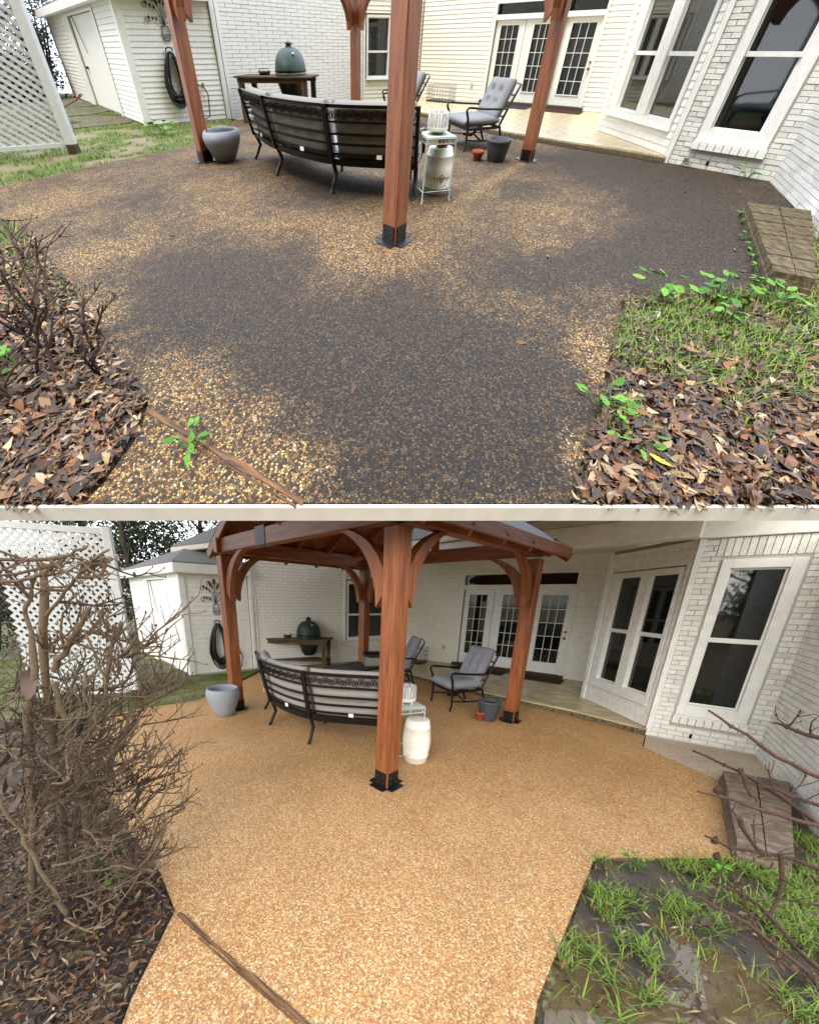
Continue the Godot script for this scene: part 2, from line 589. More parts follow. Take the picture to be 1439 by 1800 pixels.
func layout() -> Dictionary:
	if state == "clean":
		return {
			"K": P(4.06, 4.49), "I": P(4.92, 3.87), "I2": P(3.55, 2.08), "Bq": P(4.10, 6.04), "D0": P(3.95, 8.15), "D1": P(4.58, 7.64), "hs": 1.0,
			"S": P(-3.83, 7.65), "Sr": P(-2.66, 8.55), "Sl": P(-6.97, 10.94), "W0": P(-2.60, 8.62), "W1": P(-0.42, 9.75),
			"latt": P(-3.96, 5.84), "latt2": P(-5.3, 5.33),
			"near": P(0.29, 3.01), "left": P(-1.97, 5.3), "right": P(2.34, 4.98),
			"step": [P(3.79, 3.19), P(2.74, 2.05), P(2.98, 1.92), P(4.22, 2.98)],
			"porch": [P(4.02, 4.47), P(3.45, 5.27), P(2.35, 6.35), P(1.55, 7.45), P(0.3, 9.0)],
			"sofa": [P(-1.52, 5.3), P(-1.26, 4.58), P(-0.61, 3.93), P(0.3, 3.72)],
			"pot": P(-2.05, 4.97), "drum": P(0.66, 3.55), "stand": P(0.52, 3.57), "stand_yaw": 0.35,
			"planter": P(2.0, 5.0), "terra": P(1.86, 4.96), "chair": P(1.72, 5.75), "chair2": P(0.78, 7.25), "low": P(-0.05, 6.75),
			"egg_table": P(-1.62, 9.0), "egg_w": 1.75, "egg_yaw": -0.12, "egg_h": 1.0, "gr": 1.0}
	return {
		"K": P(3.87, 4.76), "I": P(4.61, 3.94), "I2": P(3.55, 2.27), "Bq": P(3.78, 6.49), "D0": P(3.87, 9.31), "D1": P(4.53, 8.82), "hs": 1.0,
		"S": P(-5.25, 7.46), "Sr": P(-3.85, 8.22), "Sl": P(-10.96, 12.59), "W0": P(-3.78, 8.26), "W1": P(-0.95, 11.2),
		"latt": P(-5.0, 5.27), "latt2": P(-6.6, 4.62),
		"near": P(-0.01, 2.49), "left": P(-2.75, 4.85), "right": P(1.93, 4.9),
		"step": [P(3.43, 3.01), P(2.54, 1.81), P(2.72, 1.72), P(3.85, 2.82)],
		"porch": [P(3.84, 4.74), P(3.42, 5.18), P(2.88, 5.61), P(1.98, 6.51), P(0.2, 9.3)],
		"sofa": [P(-2.06, 4.94), P(-1.52, 4.19), P(-0.71, 3.55), P(0.19, 3.36)],
		"pot": P(-2.46, 4.85), "drum": P(0.47, 3.62), "stand": P(0.39, 3.45), "stand_yaw": 0.25,
		"planter": P(1.47, 4.87), "terra": P(1.2, 4.88), "chair": P(1.3, 5.75), "chair2": P(0.1, 7.6), "low": P(-0.5, 6.7),
		"egg_table": P(-2.55, 8.0), "egg_w": 1.6, "egg_yaw": -0.1, "egg_h": 1.22, "gr": 1.0}

func which(a: String, b: String) -> String:
	return a if state == "clean" else b

# ---------------------------------------------------------------- ground

func patch(b: MB, poly: PackedVector2Array, step: float, y: float, colour: Callable, bump = null):
	var lo := Vector2(1e9, 1e9)
	var hi := -lo
	for p in poly:
		lo = lo.min(p)
		hi = hi.max(p)
	b.smooth()
	var nx := int(ceil((hi.x - lo.x) / step))
	var ny := int(ceil((hi.y - lo.y) / step))
	var inside := []
	for i in nx + 1:
		var col := PackedByteArray()
		for j in ny + 1:
			col.append(1 if Geometry2D.is_point_in_polygon(lo + Vector2(i, j) * step, poly) else 0)
		inside.append(col)
	for i in nx:
		for j in ny:
			var c0 := lo + Vector2(i, j) * step
			var n: int = inside[i][j] + inside[i + 1][j] + inside[i][j + 1] + inside[i + 1][j + 1]
			var cell := PackedVector2Array([c0, c0 + Vector2(step, 0), c0 + Vector2(step, step), c0 + Vector2(0, step)])
			var list := [cell]
			if n < 4:
				list = Geometry2D.intersect_polygons(cell, poly)
			for q in list:
				var pts := []
				for p in q:
					pts.append(Vector3(p.x, y + (bump.call(p) if bump != null else 0.0), -p.y))
				for k in range(1, q.size() - 1):
					var t := [0, k, k + 1]
					if (pts[t[1]] - pts[t[0]]).cross(pts[t[2]] - pts[t[0]]).y < 0:
						t = [0, k + 1, k]
					for m in [0, 2, 1]:
						b.c = colour.call(q[t[m]])
						b.v(pts[t[m]], q[t[m]])

func rim(b: MB, poly: PackedVector2Array, y0: float, y1: float):
	b.flat()
	b.c = Color(0.45, 0.42, 0.38)
	var ccw := not Geometry2D.is_polygon_clockwise(poly)
	for i in poly.size():
		var p := poly[i]
		var q := poly[(i + 1) % poly.size()]
		if not ccw:
			var t := p
			p = q
			q = t
		b.quad(Vector3(p.x, y0, -p.y), Vector3(q.x, y0, -q.y), Vector3(q.x, y1, -q.y), Vector3(p.x, y1, -p.y), p, q, q + Vector2(0, 0.05), p + Vector2(0, 0.05))

func rng_grain(p: Vector2) -> float:
	return fposmod(sin(p.x * 127.1 + p.y * 311.7) * 43758.5453, 1.0) - 0.5

func v2(p: Vector3) -> Vector2:
	return Vector2(p.x, -p.z)

const STAIN := [[-1, -0.80,0.66, 0.30,0.16, 0.84], [-1, -0.62,0.58, 0.2,0.08, 0.8], [1, 2.2,2.2, 0.5,0.4, 0.6], [1, 2.9,3.0, 0.5,0.6, 0.6], [1, -0.30,1.31, 1.05,0.47, 1.00], [1, -1.37,1.72, 0.49,0.42, 0.80], [1, -1.13,2.06, 0.73,0.34, 0.60], [1, 0.23,1.50, 0.52,0.28, 0.50], [1, 1.27,1.98, 0.83,0.32, 0.70], [1, 2.31,2.40, 0.62,0.69, 1.00], [1, 3.46,3.75, 0.87,1.19, 1.00], [1, 2.85,4.65, 1.12,0.77, 0.90], [1, 0.07,0.90, 0.59,0.30, 0.90], [1, 0.50,0.96, 0.32,0.32, 0.80], [1, 0.35,0.65, 0.34,0.11, 0.70], [1, -0.12,0.59, 0.21,0.08, 0.40], [1, 1.33,3.56, 0.39,0.38, 0.40], [1, -0.90,3.75, 0.80,0.41, 0.80], [1, -2.81,3.40, 0.62,0.35, 0.35], [-1, -0.19,2.40, 0.31,0.31, 1.00], [-1, 0.59,2.96, 0.11,0.16, 0.60], [-1, 1.09,3.65, 0.13,0.23, 0.60], [-1, 0.20,2.55, 0.12,0.15, 0.90], [-1, -0.97,1.05, 0.17,0.10, 0.80], [-1, -1.17,1.16, 0.18,0.16, 0.50], [-1, -0.71,0.90, 0.23,0.12, 0.60], [-1, -0.48,0.68, 0.20,0.09, 0.60], [-1, 0.38,1.61, 0.22,0.11, 0.50], [-1, 1.07,1.19, 0.08,0.17, 0.90], [-1, 0.73,0.70, 0.07,0.17, 0.70], [-1, 1.70,2.96, 0.67,0.36, 0.45], [-1, -1.77,3.75, 0.60,0.53, 0.40], [-1, -1.81,1.50, 0.14,0.22, 0.60], [-1, -3.61,3.24, 0.30,0.51, 0.60], [-1, -2.40,2.22, 0.22,0.18, 0.50], [-1, -1.17,2.90, 0.66,0.20, 0.40]]

func ground(L: Dictionary):
	var n1 := noise(61, 0.9, FastNoiseLite.TYPE_SIMPLEX, 4)
	var n2 := noise(62, 3.2, FastNoiseLite.TYPE_SIMPLEX, 3)
	var n3 := noise(63, 0.35, FastNoiseLite.TYPE_SIMPLEX, 3)
	var clean := state == "clean"
	var patio := PackedVector2Array()
	if clean:
		for q in [[-0.86, 0.45], [-1.0, 1.07], [-1.04, 1.53], [-1.28, 1.81], [-1.9, 2.35], [-2.8, 3.25], [-3.5, 4.1], [-3.8, 4.75], [-3.55, 5.14], [-2.82, 5.67], [-2.73, 6.04], [-2.5, 7.3], [-2.3, 8.72], [-0.4, 9.7], [0.3, 9.05], [1.55, 7.5], [2.32, 6.42], [3.47, 5.35], [4.04, 4.49], [3.67, 4.07], [3.79, 3.19], [2.74, 2.05], [1.72, 2.03], [0.85, 1.1], [0.42, 0.45]]:
			patio.append(Vector2(q[0], q[1]))
	else:
		for q in [[-1.12, 0.53], [-1.1, 0.6], [-1.09, 0.76], [-1.14, 0.93], [-1.56, 1.27], [-1.96, 1.61], [-3.34, 2.66], [-4.9, 3.5], [-4.38, 4.2], [-4.08, 4.82], [-3.46, 5.67], [-3.5, 7.4], [-3.5, 8.5], [-1.0, 11.1], [0.2, 9.35], [1.98, 6.51], [2.88, 5.65], [3.42, 5.2], [3.86, 4.77], [4.6, 3.95], [4.12, 3.17], [3.43, 3.01], [2.54, 1.81], [2.3, 1.8], [1.47, 1.67], [1.05, 1.08], [0.64, 0.54], [0.63, 0.53]]:
			patio.append(Vector2(q[0], q[1]))
	var g := setting("ground")
	var b := nb(g)
	if clean:
		b.box(Vector3(0, -0.29, -60), Vector3(300, 0.5, 300))
	else:
		b.plate([P(-1.62, 0.53, -0.085), P(1.72, 0.53, -0.085), P(9, 10.5, -0.085), P(9, 13, -0.085), P(-16, 14, -0.085), P(-12, 8, -0.085)], Vector3(0, 0.05, 0))
	part("earth", b, M.lawn_soil, g)
	if not clean:
		var e := setting("terrace_edge", P(0.05, 0.527))
		b = nb(e)
		b.hexa(P(0.05, 0.522, -0.0485), Vector3(1.7, 0, 0), Vector3(0, 0.0475, 0), Vector3(0, 0, 0.005), 0.002)
		part("edge_board", b, M.fascia, e)
	# the slab of exposed pebbles
	var pt := setting("patio")
	b = nb(pt)
	var colour := func(p: Vector2) -> Color:
		var t := n1.get_noise_2dv(p) * 0.5 + n2.get_noise_2dv(p) * 0.3
		if clean:
			var wear := exp(-pow((p.x - 2.1) / 0.9, 2) - pow((p.y - 3.0) / 0.7, 2)) + 0.7 * exp(-pow((p.x - 1.6) / 0.5, 2) - pow((p.y - 3.4) / 0.5, 2))
			wear *= smoothstep(-0.2, 0.5, n2.get_noise_2dv(p * 1.3) + n1.get_noise_2dv(p * 2.0))
			return Color(0.80, 0.78, 0.68).lerp(Color(1.0, 1.0, 0.93), clampf(0.5 + t, 0, 1)).lerp(Color(1, 1, 1), clampf(wear * 0.75, 0, 1))
		var s := 0.58 + n1.get_noise_2dv(p * 1.2) * 0.3 + n2.get_noise_2dv(p * 1.6) * 0.2
		for q in STAIN:
			var k := exp(-pow((p.x - q[1]) / q[3], 2) - pow((p.y - q[2]) / q[4], 2))
			if q[0] > 0:
				s += q[5] * 0.75 * k
			else:
				s -= q[5] * (2.3 if q[5] > 0.85 else 0.95) * k
		var seam := Geometry2D.get_closest_point_to_segment(p, Vector2(0.0, 2.45), Vector2(1.93, 4.9)).distance_to(p)
		s -= 1.9 * exp(-pow(seam / 0.06, 2)) * (0.75 + n2.get_noise_2dv(p * 3.0))
		s = smoothstep(0.05, 1.25, s + n2.get_noise_2dv(p * 5.0) * 0.2 + rng_grain(p) * 0.22)
		return Color(0.76, 0.63, 0.42).lerp(Color(0.40, 0.325, 0.235), minf(1, s * 2.0)).lerp(Color(0.14, 0.113, 0.084), maxf(0, s * 2.0 - 1.0))
	patch(b, patio, 0.04 if not clean else 0.1, 0.0, colour)
	rim(b, patio, -0.06, 0.0)
	part("pebble_slab", b, M["pebble_" + state], pt)
	if clean:
		var wk := setting("walkway")
		b = nb(wk)
		var strip := PackedVector2Array([Vector2(4.05, 4.485), Vector2(4.92, 3.87), Vector2(4.2, 2.97), Vector2(3.795, 3.195), Vector2(3.68, 4.06)])
		patch(b, strip, 0.1, -0.004, func(p): return Color(0.86, 0.82, 0.78).lerp(Color(1.0, 0.98, 0.95), 0.5 + n1.get_noise_2dv(p * 1.5)))
		part("pebble_slab", b, M.pebble_grey, wk)
	if not clean:
		for q in [[-2.2, 2.05], [-1.95, 2.55], [-0.62, 3.3], [-0.35, 2.35], [3.0, 2.9], [2.75, 2.3], [2.55, 2.0], [3.3, 3.6], [3.6, 4.0], [1.2, 2.2], [-0.2, 1.0], [0.7, 1.3]]:
			b = nb(pt)
			var tone: Array = LEAFTONES[rng.randi() % LEAFTONES.size()]
			leaf(b, P(q[0], q[1], 0.008), rng.randf_range(0.04, 0.07), 0.025, rng.randf() * TAU, 0.1, 0.5, Color(tone[0], tone[1], tone[2]))
			part("fallen_leaf", b, M.wet_leaf, pt)
	# raised porch floor
	var po := setting("porch")
	b = nb(po)
	var pp: Array = L.porch
	var ed := []
	for q in pp:
		ed.append(q)
	var back := [P(1.2, 11.2), P(3.9, 8.7), P(6.5, 6.6), P(5.5, 5.2)] if clean else [P(1.0, 12.5), P(3.9, 9.75), P(7.0, 7.2), P(5.2, 5.4)]
	b.plate(ed + back, Vector3(0, 0.095, 0))
	part("porch_floor", b, M.porch_floor, po)
	b = nb(po)
	for i in pp.size() - 1:
		var d: Vector3 = (pp[i + 1] - pp[i]).normalized()
		var nn := Vector3(d.z, 0, -d.x)
		if nn.dot(pp[i]) > 0:
			nn = -nn
		b.beam(pp[i] + nn * 0.012 + Vector3(0, 0.036, 0), pp[i + 1] + nn * 0.012 + Vector3(0, 0.036, 0), 0.02, 0.07, 0.006)
	part("porch_edge", b, M.porch_edge, po)
	# lawn on the far left
	var la := setting("back_lawn")
	b = nb(la)
	var lawn := PackedVector2Array()
	if clean:
		for q in [[-3.85, 4.7], [-3.58, 5.13], [-2.84, 5.68], [-2.75, 6.05], [-2.6, 7.3], [-2.5, 8.5], [-3.83, 7.65], [-6.97, 10.94], [-9, 20], [-16, 20], [-12, 9], [-7, 4.5]]:
			lawn.append(Vector2(q[0], q[1]))
	else:
		for q in [[-4.9, 3.5], [-4.4, 4.2], [-4.1, 4.83], [-3.48, 5.68], [-3.55, 7.4], [-3.75, 8.2], [-5.25, 7.46], [-10.96, 12.59], [-14, 13.5], [-11, 7.8], [-7, 4.6]]:
			lawn.append(Vector2(q[0], q[1]))
	patch(b, lawn, 0.25, -0.012, func(p): return Color(0.10, 0.13, 0.035).lerp(Color(0.25, 0.20, 0.12), clampf(0.42 + 1.2 * n1.get_noise_2dv(p * 1.3), 0, 1)), func(p): return 0.02 * n1.get_noise_2dv(p * 2.0))
	part("turf", b, M.dry_soil, la)
	grass(la, lawn, 90000, 0.025, 0.07, func(p): return p.y < 12.5 and p.x > -9.5 and n1.get_noise_2dv(p * 1.3) < 0.28)
	# paving by the shed door
	var pa := setting("stone_path")
	var spots := [P(-5.0, 8.0), P(-5.9, 8.9), P(-6.8, 9.7), P(-5.6, 7.7)] if clean else [P(-6.9, 7.9), P(-8.3, 9.2), P(-9.6, 10.4), P(-7.6, 7.3)]
	for q in spots:
		b = nb(pa)
		var sz := 1.05 if clean else 1.7
		var pl := []
		for k in 6:
			var a := TAU * k / 6 + rng.randf() * 0.5
			pl.append(q + Vector3(cos(a) * sz * 0.62 * rng.randf_range(0.8, 1.1), -0.02, sin(a) * sz * 0.5))
		b.plate(pl, Vector3(0, 0.035, 0))
		part("flagstone", b, M.flagstone, pa)
	# bed on the left
	var mu := setting("mulch_bed")
	b = nb(mu)
	var bed := PackedVector2Array()
	if clean:
		for q in [[-0.9, 0.45], [-1.01, 1.07], [-1.05, 1.53], [-1.29, 1.82], [-1.91, 2.36], [-2.81, 3.26], [-3.51, 4.11], [-3.85, 4.7], [-7, 4.5], [-7, 0.45]]:
			bed.append(Vector2(q[0], q[1]))
	else:
		for q in [[-1.13, 0.54], [-1.1, 0.76], [-1.15, 0.94], [-1.57, 1.28], [-1.97, 1.62], [-3.35, 2.67], [-4.9, 3.5], [-7, 4.6], [-1.62, 0.54]]:
			bed.append(Vector2(q[0], q[1]))
	patch(b, bed, 0.12, -0.02, func(p): return Color(0.045, 0.034, 0.027).lerp(Color(0.09, 0.065, 0.045), 0.5 + n2.get_noise_2dv(p)), func(p): return 0.03 * n1.get_noise_2dv(p * 3.0) - 0.01)
	part("mulch", b, M.dry_soil, mu)
	leaf_litter(mu, bed, 4200 if clean else 4200, 170)
	if not clean:
		grass(mu, bed, 16000, 0.03, 0.075, func(p): return p.x < -2.0 and p.x > -4.6 and p.y > 1.45 and n2.get_noise_2dv(p) > -0.25 - 0.5 * smoothstep(-2.2, -2.9, p.x))
	# lawn corner on the right
	var lr := setting("muddy_lawn" if clean else "front_lawn")
	b = nb(lr)
	var cor := PackedVector2Array()
	if clean:
		for q in [[0.44, 0.45], [0.87, 1.1], [1.73, 2.02], [2.74, 2.03], [2.99, 1.9], [4.2, 2.9], [5.5, 2.4], [5.5, 0.45]]:
			cor.append(Vector2(q[0], q[1]))
	else:
		for q in [[0.65, 0.54], [1.06, 1.08], [1.48, 1.66], [2.3, 1.79], [2.54, 1.8], [2.72, 1.71], [3.9, 2.8], [5, 3.2], [1.72, 0.54]]:
			cor.append(Vector2(q[0], q[1]))
	var mudlow := func(p: Vector2) -> float:
		return 0.022 * n1.get_noise_2dv(p * 2.4) + 0.008 * n2.get_noise_2dv(p * 2.0) + (0.018 * smoothstep(1.15, 1.7, p.y + 0.1 * p.x) - 0.016 if clean else -0.004)
	patch(b, cor, 0.05, -0.028, func(p): return Color(0.10, 0.075, 0.05).lerp(Color(0.05, 0.04, 0.03), clampf(0.5 + n2.get_noise_2dv(p), 0, 1)), mudlow)
	part("mud", b, M.wet_mud if clean else M.dry_soil, lr)
	if clean:
		grass(lr, cor, 36000, 0.02, 0.075, func(p): return p.x < 3.6 and (rng.randf() < 0.035 or n1.get_noise_2dv(p * 2.0 + Vector2(5, 0)) + 0.5 * n2.get_noise_2dv(p * 1.5) + 0.26 * (p.x - 1.9) > 0.12 + 0.42 * (1.0 - smoothstep(1.0, 1.7, p.y))), true)
		leaf_litter(lr, cor, 420, 60)
		var wt := setting("puddle")
		b = nb(wt)
		patch(b, PackedVector2Array([Vector2(0.5, 0.46), Vector2(0.88, 1.08), Vector2(1.25, 1.47), Vector2(1.9, 1.6), Vector2(2.6, 1.35), Vector2(3.2, 0.46)]), 0.2, -0.031, func(_p): return Color(1, 1, 1))
		part("puddle_water", b, M.puddle_water, wt)
	else:
		grass(lr, cor, 26000, 0.03, 0.075, func(p): return n1.get_noise_2dv(p * 2.0) + 0.9 * smoothstep(0.9, 1.35, p.y + 0.25 * (p.x - 1.0)) - 0.35 > 0.12)
		leaf_litter(lr, cor, 2600, 170, 0.95)
	# the old board left in the joint between the slabs
	var a0: Vector3 = P(-1.01, 1.51) if clean else P(-1.11, 0.89)
	var a1: Vector3 = P(-0.12, 0.94) if clean else P(-0.33, 0.53)
	var t := thing("joint_board", which("split cedar board wedged in the joint of the clean patio, bottom left", "weathered split board in the joint of the stained patio beside leaf litter"), "board", a0)
	b = nb(t)
	var dir := (a1 - a0)
	var sd := Vector3(-dir.z, 0, dir.x).normalized()
	var outline := []
	var nseg := 14
	for k in nseg + 1:
		outline.append(a0 + dir * (k / float(nseg)) + sd * (0.014 * (0.75 + 0.25 * sin(k * 0.9)) + rng.randf_range(-0.002, 0.002)))
	for k in range(nseg, -1, -1):
		outline.append(a0 + dir * (k / float(nseg)) - sd * (0.013 * (0.8 + 0.2 * sin(k * 0.7 + 1.0)) + rng.randf_range(-0.002, 0.002)))
	for k in nseg:
		var l0: Vector3 = outline[k]
		var l1: Vector3 = outline[k + 1]
		var r1: Vector3 = outline[2 * nseg - k]
		var r0: Vector3 = outline[2 * nseg + 1 - k]
		var up := Vector3(0, 0.006, 0)
		var dn := Vector3(0, -0.01, 0)
		var v0 := dir.length() * k / nseg
		var v1 := dir.length() * (k + 1) / nseg
		var mm := (l0 + l1 + r0 + r1) * 0.25
		b.smooth()
		b.quad_out(l0 + up, l1 + up, r1 + up, r0 + up, mm, Vector2(0, v0), Vector2(0, v1), Vector2(0.036, v1), Vector2(0.036, v0))
		b.flat()
		b.quad_out(l0 + dn, l1 + dn, l1 + up, l0 + up, mm, Vector2(0.04, v0), Vector2(0.04, v1), Vector2(0.06, v1), Vector2(0.06, v0))
		b.quad_out(r0 + dn, r1 + dn, r1 + up, r0 + up, mm, Vector2(0.07, v0), Vector2(0.07, v1), Vector2(0.09, v1), Vector2(0.09, v0))
		if k == 0:
			b.quad_out(l0 + dn, r0 + dn, r0 + up, l0 + up, mm)
		if k == nseg - 1:
			b.quad_out(l1 + dn, r1 + dn, r1 + up, l1 + up, mm)
	part("plank", b, M.timber, t)
	b = nb(t)
	b.beam(a0 + sd * 0.023 + dir * 0.22 + Vector3(0, 0.001, 0), a0 + sd * 0.02 + dir * 0.98 + Vector3(0, -0.001, 0), 0.009, 0.012, 0.002)
	part("splinter", b, M.timber, t)

func grass(parent: Node3D, poly: PackedVector2Array, count: int, h0: float, h1: float, where: Callable, lush := false):
	var b := nb(parent)
	b.flat()
	var lo := Vector2(1e9, 1e9)
	var hi := -lo
	for p in poly:
		lo = lo.min(p)
		hi = hi.max(p)
	for i in count:
		var p := Vector2(rng.randf_range(lo.x, hi.x), rng.randf_range(lo.y, hi.y))
		if not Geometry2D.is_point_in_polygon(p, poly) or not where.call(p):
			continue
		for k in (3 if lush else 2):
			var h := rng.randf_range(h0, h1)
			var a := rng.randf() * TAU
			var lean := Vector3(cos(a), 0, sin(a)) * h * (rng.randf_range(0.6, 2.1) if lush else rng.randf_range(0.3, 1.3))
			var w := Vector3(-sin(a), 0, cos(a)) * rng.randf_range(0.002, 0.0045)
			var q := Vector3(p.x + rng.randf_range(-0.03, 0.03), -0.02, -p.y + rng.randf_range(-0.03, 0.03))
			b.c = Color(0.05, 0.115, 0.01).lerp(Color(0.22, 0.33, 0.035), rng.randf())
			if rng.randf() < (0.2 if lush else 0.1):
				b.c = Color(0.3, 0.26, 0.1).lerp(Color(0.14, 0.13, 0.05), rng.randf())
			var m := q + lean * 0.45 + Vector3(0, h * 0.7, 0)
			b.quad(q - w, q + w, m + w * 0.7, m - w * 0.7)
			b.tri(m - w * 0.7, m + w * 0.7, q + lean + Vector3(0, h, 0))
	part("grass", b, M.grass, parent, "", "stuff")

const LEAFTONES := [[0.17, 0.07, 0.025], [0.25, 0.13, 0.055], [0.075, 0.038, 0.02], [0.42, 0.28, 0.14], [0.045, 0.028, 0.018], [0.30, 0.15, 0.06], [0.12, 0.055, 0.025], [0.50, 0.38, 0.24], [0.28, 0.09, 0.022], [0.05, 0.033, 0.022], [0.09, 0.046, 0.025], [0.055, 0.034, 0.024], [0.2, 0.12, 0.07]]

func leaf(b: MB, at: Vector3, ln: float, w: float, yaw: float, tilt: float, curl: float, c: Color):
	b.c = c
	b.smooth()
	var r := Basis(Vector3.UP, yaw) * Basis(Vector3.RIGHT, tilt) * Basis(Vector3.BACK, rng.randf_range(-0.5, 0.5))
	var rows := []
	var ws := [0.12, rng.randf_range(0.55, 0.95), rng.randf_range(0.8, 1.05), rng.randf_range(0.35, 0.8), rng.randf_range(0.03, 0.3)]
	var bend := rng.randf_range(-0.25, 0.25)
	for i in 5:
		var t := i / 4.0 - 0.5
		var z := t * ln
		var sx := bend * ln * t * t * 2.0
		var up := rng.randf_range(0.1, 0.9)
		var y := curl * ln * (t * t * 4.0 - 0.5) * 0.5
		var hw: float = w * 0.5 * ws[i]
		rows.append([at + r * Vector3(sx - hw, y + hw * up, z), at + r * Vector3(sx, y, z), at + r * Vector3(sx + hw * rng.randf_range(0.6, 1.1), y + hw * (1.0 - up), z)])
	for i in 4:
		for k in 2:
			b.quad(rows[i][k], rows[i + 1][k], rows[i + 1][k + 1], rows[i][k + 1])

func leaf_litter(parent: Node3D, poly: PackedVector2Array, count: int, singles: int, nearness := 0.8):
	var lo := Vector2(1e9, 1e9)
	var hi := -lo
	for p in poly:
		lo = lo.min(p)
		hi = hi.max(p)
	var rest := nb(parent)
	var made := 0
	var tries := 0
	while made < count and tries < count * 12:
		tries += 1
		var p := Vector2(rng.randf_range(maxf(lo.x, -3.2), minf(hi.x, 3.4)), lerpf(lo.y, minf(hi.y, 3.0), pow(rng.randf(), 1.7)))
		if not Geometry2D.is_point_in_polygon(p, poly):
			continue
		if state == "stained" and p.x > 0 and rng.randf() < smoothstep(1.0, 1.5, p.y + 0.25 * (p.x - 1.0)) * 0.9:
			continue
		made += 1
		var k: Array = LEAFTONES[rng.randi() % LEAFTONES.size()]
		var v := rng.randf_range(0.6, 1.15) * (0.55 if state == "clean" else 0.95)
		var c := Color(k[0] * v, k[1] * v, k[2] * v)
		var ln := rng.randf_range(0.028, 0.085)
		var at := Vector3(p.x, rng.randf_range(-0.015, 0.03), -p.y)
		var one := made <= singles
		var b := nb(parent) if one else rest
		leaf(b, at, ln, ln * rng.randf_range(0.2, 0.55), rng.randf() * TAU, rng.randf_range(-0.6, 0.6), rng.randf_range(-0.6, 1.2), c)
		if one:
			part("fallen_leaf", b, M.wet_leaf, parent)
	# broken bits and stalks between the leaves
	for k in count * 4:
		var p := Vector2(rng.randf_range(maxf(lo.x, -3.2), minf(hi.x, 3.4)), lerpf(lo.y, minf(hi.y, 3.0), pow(rng.randf(), 1.6)))
		if not Geometry2D.is_point_in_polygon(p, poly):
			continue
		var k2: Array = LEAFTONES[rng.randi() % LEAFTONES.size()]
		rest.c = Color(k2[0] * 0.7, k2[1] * 0.7, k2[2] * 0.7)
		rest.flat()
		var a := rng.randf() * TAU
		var d := Vector3(cos(a), rng.randf_range(-0.3, 0.5), sin(a)) * rng.randf_range(0.008, 0.035)
		var w := Vector3(-sin(a), rng.randf_range(-0.5, 0.5), cos(a)) * rng.randf_range(0.0015, 0.008)
		var q := Vector3(p.x, rng.randf_range(-0.02, 0.03), -p.y)
		rest.quad(q - d - w * 0.4, q - d * 0.2 - w, q + d, q - d * 0.3 + w)
	part("leaf_litter", rest, M.wet_leaf, parent, "", "stuff")

# ---------------------------------------------------------------- facades

func facade(p0: Vector3, p1: Vector3) -> Dictionary:
	var e := (p1 - p0).normalized()
	var n := Vector3(-e.z, 0, e.x)
	if n.dot(-(p0 + p1) * 0.5) < 0:
		n = -n
	return {"p": p0, "e": e, "n": n, "L": (p1 - p0).length()}

func at(f: Dictionary, u: float, h: float, w := 0.0) -> Vector3:
	return f.p + f.e * u + Vector3(0, h, 0) + f.n * w

# a box on the facade: u0..u1, h0..h1, depth w0..w1
func fbox(b: MB, f: Dictionary, u0: float, u1: float, h0: float, h1: float, w0: float, w1: float, bev := 0.003):
	var up := (h1 - h0) > absf(u1 - u0)
	var hu: Vector3 = f.e * (u1 - u0) * 0.5
	var hh := Vector3(0, (h1 - h0) * 0.5, 0)
	var hw: Vector3 = f.n * (w1 - w0) * 0.5
	var mid := at(f, (u0 + u1) * 0.5, (h0 + h1) * 0.5, (w0 + w1) * 0.5)
	if up:
		b.hexa(mid, hu, hw, hh, bev)
	else:
		b.hexa(mid, hh, hw, hu, bev)

# openings: [u0, u1, h0, h1]
func cut_spans(a: float, z: float, h0: float, h1: float, holes: Array) -> Array:
	var spans := [[a, z]]
	for o in holes:
		if h1 <= o[2] + 0.005 or h0 >= o[3] - 0.005:
			continue
		var nx := []
		for s in spans:
			if o[1] <= s[0] or o[0] >= s[1]:
				nx.append(s)
				continue
			if o[0] > s[0] + 0.01:
				nx.append([s[0], o[0]])
			if o[1] < s[1] - 0.01:
				nx.append([o[1], s[1]])
		spans = nx
	return spans

func core_wall(b: MB, f: Dictionary, a: float, z: float, h0: float, h1: float, holes: Array, th := 0.14, face := -0.004):
	var hs := [h0, h1]
	for o in holes:
		for q in [o[2], o[3]]:
			if q > h0 and q < h1 and not hs.has(q):
				hs.append(q)
	hs.sort()
	for i in hs.size() - 1:
		for s in cut_spans(a, z, hs[i], hs[i + 1], holes):
			fbox(b, f, s[0], s[1], hs[i], hs[i + 1], face - th, face, 0.0)

